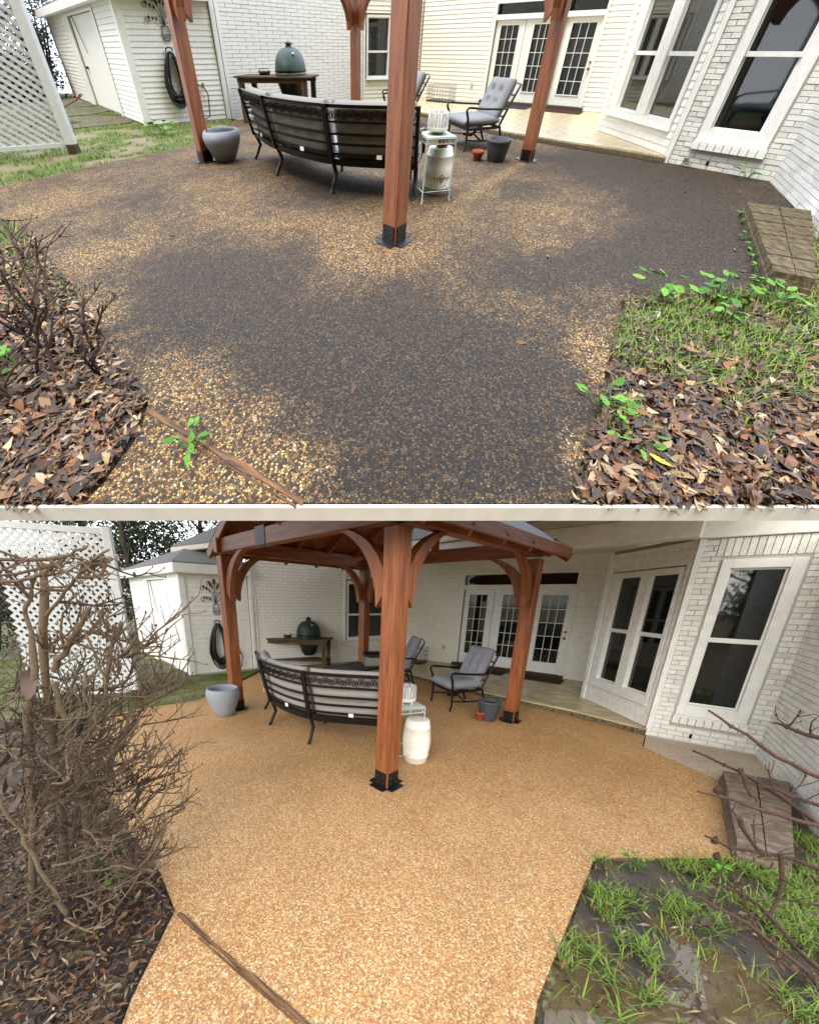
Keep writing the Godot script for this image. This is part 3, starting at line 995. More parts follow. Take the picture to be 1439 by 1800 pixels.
func clapboards(parent: Node3D, f: Dictionary, a: float, z: float, h0: float, h1: float, holes: Array, m: Material, pitch := 0.1):
	var h := h0
	while h < h1 - 0.02:
		var t := minf(h + pitch, h1)
		var bits := []
		for s in cut_spans(a, z, h, t, holes):
			bits.append([s[0], s[1], h, t])
		for o in holes:
			if o[3] > h + 0.005 and o[3] < t - 0.012:
				bits.append([maxf(o[0], a), minf(o[1], z), o[3], t])
			if o[2] > h + 0.012 and o[2] < t - 0.005:
				bits.append([maxf(o[0], a), minf(o[1], z), h, o[2]])
		var course_top := t
		for s in bits:
			h = s[2]
			t = s[3]
			var b := nb(parent)
			var j := rng.randf_range(-0.0012, 0.0012)
			var lo0 := at(f, s[0], h + j + 0.002, 0.014)
			var lo1 := at(f, s[1], h + j + 0.002, 0.014)
			var hi0 := at(f, s[0], t, 0.006)
			var hi1 := at(f, s[1], t, 0.006)
			var in0 := at(f, s[0], h + j + 0.003, -0.003)
			var in1 := at(f, s[1], h + j + 0.003, -0.003)
			var top0 := at(f, s[0], t, -0.003)
			var top1 := at(f, s[1], t, -0.003)
			var mid := (lo0 + hi1 + in0 + top1) * 0.25
			b.quad_out(lo0, lo1, hi1, hi0, mid)
			b.quad_out(in0, in1, lo1, lo0, mid)
			b.quad_out(hi0, hi1, top1, top0, mid)
			b.quad_out(in0, lo0, hi0, top0, mid)
			b.quad_out(in1, lo1, hi1, top1, mid)
			part("clapboard", b, m, parent)
		h = course_top

func bricks(parent: Node3D, f: Dictionary, key: String, a: float, z: float, h0: float, h1: float, holes: Array, m: Material, bl: float, bh: float, joined := false, upright := false):
	var row := 0
	var h := h0
	var gap := 0.007
	var all: MB = nb(parent) if joined else null
	var pl := bh if upright else bl
	var ph := bl if upright else bh
	while h < h1 - 0.02:
		var t := minf(h + ph, h1)
		for s in cut_spans(a, z, h, t, holes):
			var u: float = s[0]
			var first := true
			while u < s[1] - 0.008:
				var stepu := pl
				if first and row % 2 == 1:
					stepu = pl * 0.5
				first = false
				var e := minf(u + stepu, s[1])
				var w := e - u - gap
				if w > 0.012:
					var full := absf(w - (pl - gap)) < 0.001 and t - h > ph - 0.001
					var proud := rng.randf_range(0.006, 0.011)
					if joined:
						fbox(all, f, u + gap * 0.5, u + gap * 0.5 + w, h + gap * 0.5, t - gap * 0.5, -0.004, proud, 0.002)
					else:
						var kk := key + str(rng.randi() % 5) if full else key + "%d_%d_%d" % [int(w * 200), int((t - h) * 200), rng.randi() % 2]
						var hh := t - h - gap
						var ctr := at(f, u + gap * 0.5 + w * 0.5, h + gap * 0.5 + hh * 0.5, 0.0)
						var tone: Material = m if rng.randf() < 0.4 else M["brick_" + state + str(rng.randi() % 3)]
						piece("brick", kk, ctr, tone, parent, func(bb: MB):
							bb.hexa(f.n * (proud - 0.004) * 0.5, f.e * w * 0.5, Vector3(0, hh * 0.5, 0), f.n * (proud + 0.004) * 0.5, 0.0035))
				u = e
		h = t
		row += 1
	if joined:
		part("brick_courses", all, m, parent, "", "stuff")

# a window of two sashes in a moulded casing; lights: [[u0, u1], ...] of the glass, rail at hr
func window(parent: Node3D, f: Dictionary, o: Array, lights: Array, g0: float, g1: float, hr: float, called := "window", shade := ""):
	var b := nb(parent)
	fbox(b, f, o[0], lights[0][0] - 0.02, o[2], o[3], -0.05, 0.022)
	fbox(b, f, lights[-1][1] + 0.02, o[1], o[2], o[3], -0.05, 0.022)
	fbox(b, f, lights[0][0] - 0.02, lights[-1][1] + 0.02, g1 + 0.02, o[3], -0.05, 0.02)
	fbox(b, f, lights[0][0] - 0.02, lights[-1][1] + 0.02, o[2], g0 - 0.02, -0.05, 0.02)
	for i in lights.size() - 1:
		fbox(b, f, lights[i][1] + 0.02, lights[i + 1][0] - 0.02, g0 - 0.02, g1 + 0.02, -0.05, 0.018)
	var w := part(called, b, M.trim, parent)
	b = nb(w)
	fbox(b, f, o[0] - 0.012, o[1] + 0.012, o[2] - 0.03, o[2] - 0.002, -0.03, 0.05, 0.006)
	part("sill", b, M.trim, w)
	for l in lights:
		for k in 2:
			var a: float = g0 if k == 0 else hr + 0.028
			var z: float = hr - 0.028 if k == 0 else g1
			var w0 := -0.035 if k == 0 else -0.022
			b = nb(w)
			fbox(b, f, l[0] - 0.02, l[0], a - 0.02, z + 0.02, w0 - 0.02, w0)
			fbox(b, f, l[1], l[1] + 0.02, a - 0.02, z + 0.02, w0 - 0.02, w0)
			fbox(b, f, l[0], l[1], a - 0.02, a, w0 - 0.02, w0)
			fbox(b, f, l[0], l[1], z, z + 0.02, w0 - 0.02, w0)
			part("sash", b, M.trim, w)
			b = nb(w)
			fbox(b, f, l[0], l[1], a, z, w0 - 0.012, w0 - 0.008, 0.0)
			part("pane", b, M.glass, w)
		b = nb(w)
		fbox(b, f, l[0] - 0.02, l[1] + 0.02, hr - 0.028, hr + 0.028, -0.045, -0.012)
		part("meeting_rail", b, M.trim, w)
	if shade:
		b = nb(w)
		fbox(b, f, lights[0][0] - 0.03, lights[-1][1] + 0.03, g0 - 0.03, g1 + 0.03, -0.11, -0.1, 0.0)
		part("roller_shade", b, M[shade], w)
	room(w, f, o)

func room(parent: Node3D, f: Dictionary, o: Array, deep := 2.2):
	# the room behind: five faces with thickness, coloured dark in place of indoor shade
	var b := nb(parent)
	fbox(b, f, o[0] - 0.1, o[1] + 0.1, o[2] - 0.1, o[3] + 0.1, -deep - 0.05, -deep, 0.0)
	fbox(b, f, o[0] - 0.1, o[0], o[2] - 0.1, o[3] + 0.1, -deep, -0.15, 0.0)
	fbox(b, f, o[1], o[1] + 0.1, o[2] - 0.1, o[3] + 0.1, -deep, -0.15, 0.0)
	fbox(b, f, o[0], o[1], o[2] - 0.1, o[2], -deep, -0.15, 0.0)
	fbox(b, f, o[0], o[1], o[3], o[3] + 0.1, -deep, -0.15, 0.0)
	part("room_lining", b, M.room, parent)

# a glazed door: cols x rows of panes
func glazed_door(parent: Node3D, f: Dictionary, u0: float, u1: float, h0: float, h1: float, g: Array, cols: int, rows: int, curtain := false):
	var b := nb(parent)
	fbox(b, f, u0, g[0], h0, h1, -0.06, -0.02)
	fbox(b, f, g[1], u1, h0, h1, -0.06, -0.02)
	fbox(b, f, g[0], g[1], h0, g[2], -0.06, -0.022)
	fbox(b, f, g[0], g[1], g[3], h1, -0.06, -0.022)
	fbox(b, f, g[0] - 0.025, g[0], g[2] - 0.025, g[3] + 0.025, -0.02, -0.012)
	fbox(b, f, g[1], g[1] + 0.025, g[2] - 0.025, g[3] + 0.025, -0.02, -0.012)
	fbox(b, f, g[0], g[1], g[2] - 0.025, g[2], -0.022, -0.012)
	fbox(b, f, g[0], g[1], g[3], g[3] + 0.025, -0.022, -0.012)
	var d := part("door", b, M.trim, parent)
	var cw: float = (g[1] - g[0]) / cols
	var rh: float = (g[3] - g[2]) / rows
	for i in range(1, cols):
		b = nb(d)
		fbox(b, f, g[0] + cw * i - 0.007, g[0] + cw * i + 0.007, g[2], g[3], -0.05, -0.024)
		part("muntin", b, M.trim, d)
	for j in range(1, rows):
		b = nb(d)
		fbox(b, f, g[0], g[1], g[2] + rh * j - 0.007, g[2] + rh * j + 0.007, -0.051, -0.0255)
		part("muntin", b, M.trim, d)
	for i in cols:
		for j in rows:
			b = nb(d)
			fbox(b, f, g[0] + cw * i + 0.007, g[0] + cw * (i + 1) - 0.007, g[2] + rh * j + 0.007, g[2] + rh * (j + 1) - 0.007, -0.042, -0.038, 0.0)
			part("pane", b, M.glass, d)
	if curtain:
		b = nb(d)
		fbox(b, f, g[0], g[1], g[2] + rh * 2.0, g[2] + rh * 4.0, -0.085, -0.08, 0.0)
		part("lace_curtain", b, M.lace, d)
	return d

func house(L: Dictionary):
	var t := thing("house", which("white painted brick house with porch and tall windows behind the clean patio", "white painted brick house with tall windows behind the dark stained patio"), "house", L.K)
	var bm: Material = M["brick_" + state]
	var sm: Material = M["siding_" + state]
	var pm: Material = M["porch_siding_" + state]
	var b: MB
	# brick wall with the single tall window
	var f := facade(L.K, L.I)
	var s: float = f.L / 1.06
	var o := [0.22 * s, 0.88 * s, 0.36, 2.27]
	b = nb(t)
	core_wall(b, f, 0, f.L, -0.1, 2.55, [o])
	part("wall", b, M.mortar, t)
	bricks(t, f, "front", 0.03, f.L, -0.06, 2.30, [[0.20 * s, 0.90 * s, 0.24, 2.29]], bm, 0.165 * s, 0.0625)
	bricks(t, f, "jamb", 0.03, 0.15, 2.30, 2.50, [], bm, 0.165 * s, 0.0625)
	bricks(t, f, "soldier", 0.15, f.L, 2.30, 2.50, [], bm, 0.2, 0.062, false, true)
	window(t, f, o, [[0.325 * s, 0.75 * s]], 0.53, 2.15, 1.345)
	b = nb(t)
	for k in 9:
		var u0: float = lerpf(0.20 * s, 0.90 * s, k / 9.0)
		fbox(b, f, u0 + 0.003, u0 + 0.70 * s / 9 - 0.003, 0.245, 0.33, -0.004, 0.055, 0.004)
	part("brick_sill", b, bm, t)
	b = nb(t)
	fbox(b, f, -0.03, 0.03, 0, 2.5, -0.03, 0.028)
	part("corner_board", b, M.trim, t)
	b = nb(t)
	fbox(b, f, 0.42 * s, 0.45 * s, 0.06, 0.12, 0.0, 0.012, 0.001)
	part("weep_vent", b, M.black_frame, t)
	# wall that comes towards the viewer on the right
	var fi := facade(L.I, L.I2)
	fi.n = Vector3(-fi.e.z, 0, fi.e.x)
	if fi.n.dot(L.K - L.I) < 0:
		fi.n = -fi.n
	b = nb(t)
	core_wall(b, fi, -0.1, fi.L, -0.1, 2.55, [])
	part("side_wall", b, M.mortar, t)
	bricks(t, fi, "side", 0.0, fi.L, -0.06, 2.5, [], bm, 0.17, 0.0625)
	# bay with the double window
	f = facade(L.K, L.Bq)
	s = f.L / 1.55
	o = [0.13 * s, 1.45 * s, 0.42, 2.21]
	b = nb(t)
	core_wall(b, f, 0.0, f.L, 0.0, 2.55, [o])
	part("wall", b, M.wall_core, t)
	clapboards(t, f, 0.05, f.L - 0.03, 0.1, 2.5, [[0.11 * s, 1.47 * s, 0.39, 2.23]], sm, 0.105)
	window(t, f, o, [[0.205 * s, 0.63 * s], [0.85 * s, 1.27 * s]], 0.54, 2.13, 1.34)
	b = nb(t)
	fbox(b, f, f.L - 0.05, f.L + 0.04, 0.095, 2.5, -0.02, 0.03)
	part("corner_board", b, M.trim, t)
	# return from the bay to the back wall
	var fb := facade(L.D0, L.D1)
	var corner: Vector3 = at(fb, fb.L * 2.2, 0)
	b = nb(t)
	b.beam(L.Bq + Vector3(0.05, 1.3, 0), corner + Vector3(0, 1.3, 0), 0.12, 2.5, 0.0)
	part("return_wall", b, sm, t)
	# back wall under the porch: a door, a pair of french doors and their transoms
	s = fb.L / 0.81
	var holes := [[-0.01, 0.79 * s, 0.1, 2.38], [-1.66 * s, -0.16 * s, 0.1, 2.38]]
	b = nb(t)
	core_wall(b, fb, -3.9 * s, fb.L * 2.2, 0.0, 2.79, holes)
	part("wall", b, M.wall_core, t)
	clapboards(t, fb, -3.85 * s, fb.L * 2.2, 0.1, 2.74, [[-0.05, 0.83 * s, 0.1, 2.42], [-1.74 * s, -0.1 * s, 0.1, 2.42]], pm, 0.105)
	for h in [[-0.05, 0.83 * s], [-1.74 * s, -0.1 * s]]:
		b = nb(t)
		fbox(b, fb, h[0], h[0] + 0.06, 0.1, 2.42, -0.06, 0.028)
		fbox(b, fb, h[1] - 0.06, h[1], 0.1, 2.42, -0.06, 0.028)
		fbox(b, fb, h[0] + 0.06, h[1] - 0.06, 2.36, 2.42, -0.06, 0.028)
		fbox(b, fb, h[0] + 0.06, h[1] - 0.06, 2.02, 2.13, -0.06, 0.024)
		var df := part("door_frame", b, M.trim, t)
		b = nb(df)
		fbox(b, fb, h[0] + 0.06, h[1] - 0.06, 2.13, 2.36, -0.045, -0.04, 0.0)
		part("transom_pane", b, M.glass, df)
		b = nb(df)
		fbox(b, fb, h[0] - 0.03, h[1] + 0.03, 0.1, 0.17, -0.06, 0.16, 0.004)
		part("threshold", b, M.threshold, df)
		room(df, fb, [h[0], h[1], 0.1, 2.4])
	var d: Node3D = glazed_door(t, fb, 0.01, 0.77 * s, 0.17, 2.02, [0.16 * s, 0.66 * s, 0.42, 1.9], 3, 5, true)
	for k in [[0.99, 0.03], [1.13, 0.022]]:
		b = nb(d)
		b.tube([at(fb, 0.73 * s, k[0], -0.02), at(fb, 0.73 * s, k[0], 0.005), at(fb, 0.73 * s, k[0], 0.02), at(fb, 0.73 * s, k[0], 0.04)], 0, 0, 10, true, [0.03, 0.012, k[1], k[1] * 0.6])
		part("knob", b, M.brass, d)
	glazed_door(t, fb, -1.66 * s, -0.92 * s, 0.17, 2.02, [-1.53 * s, -1.07 * s, 0.43, 1.9], 3, 5)
	glazed_door(t, fb, -0.91 * s, -0.17 * s, 0.17, 2.02, [-0.7 * s, -0.29 * s, 0.43, 1.9], 3, 5)
	b = nb(t)
	fbox(b, fb, -2.14 * s, -2.07 * s, 0.46, 0.58, 0.0, 0.03, 0.006)
	part("outlet_cover", b, M.mortar, t)
	# white brick wall behind the grill, and the window wall beside it
	var fw := facade(L.W0, L.W1)
	b = nb(t)
	core_wall(b, fw, 0, fw.L, -0.1, 2.9, [])
	part("wall", b, M.mortar, t)
	bricks(t, fw, "rear", 0.06, fw.L - 0.06, -0.05, 2.8, [], bm, 0.2 * fw.L / 2.4, 0.075, true)
	for u in [0.0, fw.L - 0.06]:
		b = nb(t)
		fbox(b, fw, u, u + 0.07, 0, 2.8, -0.02, 0.03)
		part("corner_board", b, M.trim, t)
	var left_end := at(fb, -3.9 * s, 0)
	var fv := facade(L.W1, left_end)
	o = [0.06, fv.L * 0.86, 0.62, 2.2]
	b = nb(t)
	core_wall(b, fv, 0, fv.L, -0.05, 2.7, [o])
	part("wall", b, M.wall_core, t)
	clapboards(t, fv, 0.02, fv.L, 0.0, 2.6, [[0.03, fv.L * 0.88, 0.58, 2.24]], pm, 0.11)
	window(t, fv, o, [[0.12, fv.L * 0.40], [fv.L * 0.48, fv.L * 0.8]], 0.7, 2.12, 1.32, "window", "shade_cloth")
	# porch beam, frieze and ceiling
	var pp: Array = L.porch
	b = nb(t)
	for i in pp.size() - 1:
		b.beam(pp[i] + Vector3(0, 2.66, 0), pp[i + 1] + Vector3(0, 2.66, 0), 0.2, 0.29, 0.006)
	part("porch_beam", b, M["porch_siding_" + state], t)
	f = facade(L.K, L.I)
	b = nb(t)
	fbox(b, f, -0.1, f.L + 0.1, 2.505, 2.8, -0.1, 0.05, 0.006)
	part("frieze_board", b, M["porch_siding_" + state], t)
	b = nb(t)
	fbox(b, f, -0.15, f.L + 0.2, 2.8, 2.9, -0.1, 0.16, 0.01)
	for i in pp.size() - 1:
		b.beam(pp[i] + Vector3(0, 2.86, 0), pp[i + 1] + Vector3(0, 2.86, 0), 0.34, 0.1, 0.01)
	part("gutter", b, M.gutter, t)
	if state == "stained":
		return
	b = nb(t)
	b.plate([pp[0] + Vector3(0, 2.72, 0), pp[1] + Vector3(0, 2.72, 0), pp[2] + Vector3(0, 2.72, 0), pp[3] + Vector3(0, 2.72, 0), pp[4] + Vector3(0, 2.72, 0), left_end + Vector3(0, 2.72, 0) - fb.n * 0.1, corner + Vector3(0, 2.72, 0) - fb.n * 0.1, L.I + Vector3(0.6, 2.72, -0.8)], Vector3(0, 0.05, 0))
	part("porch_ceiling", b, pm, t)
	# roof over it all
	b = nb(t)
	var q0: Vector3 = L.I + Vector3(0.3, 2.9, 0.3)
	var q1: Vector3 = L.K + Vector3(-0.1, 2.9, 0.1)
	var q2: Vector3 = pp[4] + Vector3(-0.1, 2.9, 0)
	var up := Vector3(2.6, 1.6, -3.4)
	b.plate([q0, q1, q1 + up, q0 + up], Vector3(0, 0.06, 0))
	b.plate([q1, q2, q2 + up, q1 + up], Vector3(0, 0.06, 0))
	part("roof", b, M.shingle, t)

func shed(L: Dictionary):
	var t := thing("garden_shed", which("white clapboard shed wing with grey shingle roof left of the pergola", "white clapboard shed wing with battered door behind the stained patio's lawn"), "shed", L.S)
	var sm: Material = M["siding_" + state]
	var b := nb(t)
	var f := facade(L.S, L.Sr)
	core_wall(b, f, -0.02, f.L, -0.05, 2.3, [])
	part("wall", b, M.wall_core, t)
	clapboards(t, f, 0.08, f.L - 0.04, 0.02, 2.2, [], sm)
	b = nb(t)
	fbox(b, f, -0.03, 0.09, 0.0, 2.25, -0.01, 0.03)
	part("corner_board", b, M.trim, t)
	b = nb(t)
	fbox(b, f, f.L - 0.02, f.L + 0.07, 0.0, 2.5, -0.01, 0.05, 0.012)
	part("downspout", b, M.trim, t)
	b = nb(t)
	fbox(b, f, 0.05, f.L - 0.02, -0.06, 0.02, -0.02, 0.012)
	part("footing", b, M.mortar, t)
	var g := facade(L.S, L.Sl)
	var k: float = g.L / 4.55
	var door := [1.05 * k, 2.6 * k, 0.02, 2.1]
	b = nb(t)
	core_wall(b, g, 0, g.L, -0.05, 2.3, [door])
	part("wall", b, M.wall_core, t)
	clapboards(t, g, 0.1, g.L - 0.1, 0.02, 2.2, [[0.95 * k, 3.0 * k, 0.0, 2.15]], sm)
	b = nb(t)
	fbox(b, g, 0.0, 0.12, 0.0, 2.25, -0.01, 0.032)
	part("corner_board", b, M.trim, t)
	b = nb(t)
	fbox(b, g, g.L - 0.12, g.L, 0.0, 2.25, -0.01, 0.03)
	part("corner_board", b, M.trim, t)
	b = nb(t)
	fbox(b, g, 0.95 * k, 1.05 * k, 0.0, 2.15, -0.02, 0.03)
	fbox(b, g, 2.6 * k, 3.0 * k, 0.0, 2.15, -0.02, 0.03)
	fbox(b, g, 1.05 * k, 2.6 * k, 2.1, 2.15, -0.02, 0.03)
	var df := part("door_frame", b, M.trim, t)
	b = nb(df)
	fbox(b, g, door[0] + 0.01, door[1] - 0.01, 0.03, 2.09, -0.06, -0.02)
	part("door", b, sm, df)
	b = nb(df)
	fbox(b, g, door[1] - 0.22 * k, door[1] - 0.13 * k, 0.93, 0.99, -0.02, 0.03, 0.01)
	part("latch", b, M.black_frame, df)
	b = nb(df)
	b.tube([at(g, 2.3 * k, 2.12, 0.02), at(g, 2.22 * k, 1.9, 0.015), at(g, 2.1 * k, 1.6, 0.02), at(g, 2.02 * k, 1.3, 0.01)], 0.012, 0.006, 5)
	part("peeling_weatherstrip", b, M.black_frame, df)
	# roof with fascia
	var a := at(f, -0.12, 2.2, 0.14)
	var r1 := at(f, f.L, 2.2, 0.14)
	var l1 := at(g, g.L + 0.2, 2.2, 0.2)
	b = nb(t)
	b.beam(a + Vector3(0, 0.09, 0), r1 + Vector3(0, 0.09, 0), 0.03, 0.19, 0.004)
	b.beam(a + Vector3(0, 0.09, 0), l1 + Vector3(0, 0.09, 0), 0.03, 0.19, 0.004)
	part("fascia", b, M.trim, t)
	b = nb(t)
	b.plate([a, r1, at(f, f.L, 2.2, -0.1), at(f, 0, 2.2, -0.1)], Vector3(0, 0.02, 0))
	b.plate([a, l1, at(g, g.L, 2.2, -0.1), at(g, 0, 2.2, -0.1)], Vector3(0, 0.02, 0))
	part("soffit", b, M.trim, t)
	b = nb(t)
	var ridge := at(f, 0.7, 2.95, -2.2)
	var rr := at(f, f.L, 2.75, -1.2)
	b.plate([a + Vector3(0, 0.185, 0), r1 + Vector3(0, 0.185, 0), rr, ridge], Vector3(0, 0.03, 0))
	b.plate([a + Vector3(0, 0.187, 0), ridge, at(g, g.L, 2.9, -2.5), l1 + Vector3(0, 0.187, 0)], Vector3(0, 0.03, 0))
	part("roof", b, M.shingle, t)
	# the taller roof of the main house above the shed
	if state == "clean":
		b = nb(t)
		var e0 := P(-4.9, 9.6, 2.85)
		var e1 := P(-2.0, 8.45, 3.0)
		b.beam(e0, e1, 0.12, 0.12, 0.02)
		part("gutter", b, M.gutter, t)
		b = nb(t)
		b.plate([e0, e1, P(-1.6, 9.6, 2.86), P(-4.4, 10.8, 2.75)], Vector3(0, -0.03, 0))
		part("eave_soffit", b, M.gutter, t)
		b = nb(t)
		b.plate([e0 + Vector3(0, 0.06, 0), e1 + Vector3(0, 0.06, 0), P(-0.8, 11.5, 4.6), P(-3.4, 12.4, 4.4)], Vector3(0, 0.05, 0))
		part("house_roof", b, M.shingle, t)
	# hose, hook, tap and the iron flowers on the wall
	var hz = f.L / 1.51
	var hs := 0.0 if state == "clean" else 0.2
	var hu: float = 0.68 * hz
	var ht := thing("garden_hose", which("black coiled garden hose hanging on the shed wall by the clean patio", "black coiled garden hose hanging on the shed wall by the stained patio"), "hose", at(f, hu, 0.3))
	b = nb(ht)
	for q in 13:
		var pts := []
		var rw = rng.randf_range(0.11, 0.24) * hz
		var hb := rng.randf_range(0.08, 0.36) + hs
		for i in 25:
			var an := TAU * i / 24
			var yy := (1.14 + hs + hb) * 0.5 + cos(an) * (1.14 + hs - hb) * 0.5
			var ww: float = sin(an) * rw * (1.0 - 0.45 * clampf((yy - 0.5) / 0.7, 0, 1))
			pts.append(at(f, hu + ww + rng.randf_range(-0.006, 0.006), yy, 0.045 + 0.007 * q))
		b.tube(pts, 0.018, 0.018, 6, false)
	part("hose_coil", b, M.hose, ht)
	b = nb(ht)
	b.tube([at(f, hu + 0.1, 0.95 + hs, 0.08), at(f, hu + 0.2, 0.7 + hs, 0.09), at(f, hu + 0.42, 0.52 + hs, 0.05)], 0.012, 0.012, 6)
	b.tube([at(f, hu + 0.46 * hz, 0.5 + hs, 0.06), at(f, hu + 0.52 * hz, 0.35 + hs, 0.08), at(f, hu + 0.48 * hz, 0.1, 0.07), at(f, hu + 0.35 * hz, 0.03, 0.06), at(f, hu + 0.1, 0.05, 0.08)], 0.012, 0.012, 6)
	part("hose_end", b, M.hose, ht)
	b = nb(ht)
	b.tube([at(f, hu - 0.06, 1.16 + hs, 0.02), at(f, hu - 0.05, 1.2 + hs, 0.06), at(f, hu, 1.22 + hs, 0.1), at(f, hu + 0.05, 1.2 + hs, 0.06), at(f, hu + 0.06, 1.16 + hs, 0.02)], 0.012, 0.012, 6)
	part("hanger", b, M.black_steel, ht)
	var tap := thing("garden_tap", which("small brass tap on the white wall right of the hose, clean patio", "small brass tap on the white wall right of the hose, stained patio"), "tap", at(f, hu + 0.46 * hz, 0.5 + hs))
	b = nb(tap)
	b.tube([at(f, hu + 0.46 * hz, 0.5 + hs, 0.0), at(f, hu + 0.46 * hz, 0.5 + hs, 0.06), at(f, hu + 0.46 * hz, 0.46 + hs, 0.08)], 0.014, 0.012, 8)
	part("spout", b, M.brass, tap)
	b = nb(tap)
	b.lathe(at(f, hu + 0.46 * hz, 0.52 + hs, 0.04), [Vector2(0.0, 0.0), Vector2(0.008, 0.0), Vector2(0.008, 0.03), Vector2(0.03, 0.03), Vector2(0.03, 0.04), Vector2(0, 0.04)], 10)
	part("handle", b, M.black_steel, tap)
	var art := thing("wall_art", which("black iron flowers in a vase hung on the shed wall above the hose", "black iron vase shape at the top of the shed wall, cut by the picture edge"), "wall ornament", at(f, 0.7 * hz, 1.32 + hs))
	b = nb(art)
	var au = 0.70 * hz
	var a0 := 1.32 + hs
	var vase := []
	for i in 17:
		var an := TAU * i / 16
		vase.append(at(f, au + sin(an) * 0.085 * (1.0 + 0.25 * cos(an * 2.0)), a0 + 0.13 - cos(an) * 0.12, 0.03))
	b.tube(vase, 0.006, 0.006, 5, false)
	for h in [0.05, 0.16, 0.25]:
		b.tube([at(f, au - 0.08, a0 + h, 0.03), at(f, au + 0.08, a0 + h, 0.03)], 0.005, 0.005, 5)
	for q in 3:
		var sp := []
		for i in 13:
			var an := TAU * i / 12
			sp.append(at(f, au - 0.05 + 0.05 * q + cos(an) * 0.024, a0 + 0.1 + sin(an) * 0.03, 0.03))
		b.tube(sp, 0.004, 0.004, 4, false)
	part("vase", b, M.black_frame, art)
	for q in [[-0.26, 0.62], [-0.27, 0.38], [-0.12, 0.72], [0.0, 0.76], [0.12, 0.70], [0.22, 0.55], [0.24, 0.36]]:
		b = nb(art)
		var c0 := at(f, au, a0 + 0.26, 0.03)
		var c1 := at(f, au + q[0] * 0.3, a0 + 0.26 + (q[1] - 0.26) * 0.65, 0.04)
		var c2 := at(f, au + q[0], a0 + q[1], 0.03)
		b.tube([c0, c0.lerp(c1, 0.5), c1, c1.lerp(c2, 0.5) + Vector3(0, 0.02, 0), c2], 0.005, 0.004, 5)
		for j in 3:
			leaf(b, c1.lerp(c2, 0.2 + 0.3 * j) + Vector3(0, 0.02, 0), 0.09, 0.04, atan2(f.n.x, f.n.z), PI / 2 + rng.randf_range(-0.7, 0.7), 0.2, Color.WHITE)
		var ring := []
		for i in 11:
			var an := TAU * i / 10
			ring.append(c2 + f.e * cos(an) * 0.035 + Vector3(0, sin(an) * 0.045 - 0.03, 0))
		b.tube(ring, 0.005, 0.005, 4, false)
		part("flower_stem", b, M.black_frame, art)

func lattice(L: Dictionary):
	var t := thing("lattice_screen", which("tall white lattice screen behind the bare shrub", "white lattice screen with mossy post at the upper left corner of the stained yard"), "lattice", L.latt)
	var f := facade(L.latt, L.latt2)
	var b := nb(t)
	b.box(L.latt + Vector3(0, 1.36, 0), Vector3(0.12, 2.74, 0.1), 0.3, 0.008)
	part("post", b, M.lattice_paint, t)
	b = nb(t)
	fbox(b, f, 0.06, f.L, 2.62, 2.71, -0.03, 0.03)
	part("top_rail", b, M.lattice_paint, t)
	b = nb(t)
	fbox(b, f, 0.06, f.L, 0.1, 0.17, -0.02, 0.02)
	part("bottom_rail", b, M.lattice_paint, t)
	b = nb(t)
	b.box(at(f, 0.0, 0.07), Vector3(0.125, 0.15, 0.105), 0.3, 0.006)
	part("rotted_foot", b, M.old_wood, t)
	# crossing slats, each its own piece
	var h0 := 0.17
	var h1 := 2.62
	var w = f.L
	for dir in [1.0, -1.0]:
		var c := -(h1 - h0) if dir > 0 else 0.0
		var stop = w if dir > 0 else w + (h1 - h0)
		while c < stop:
			# u = c + dir * (h - h0)
			var ha := h0
			var hb := h1
			var lim0 = (0.05 - c) * dir + h0
			var lim1 = (w - c) * dir + h0
			ha = maxf(ha, minf(lim0, lim1))
			hb = minf(hb, maxf(lim0, lim1))
			if hb - ha > 0.05:
				b = nb(t)
				var wv = 0.006 * dir
				b.beam(at(f, c + dir * (ha - h0), ha, wv), at(f, c + dir * (hb - h0), hb, wv), 0.04, 0.008, 0.0, f.n)
				part("slat", b, M.lattice_paint, t)
			c += 0.115

# ---------------------------------------------------------------- pergola

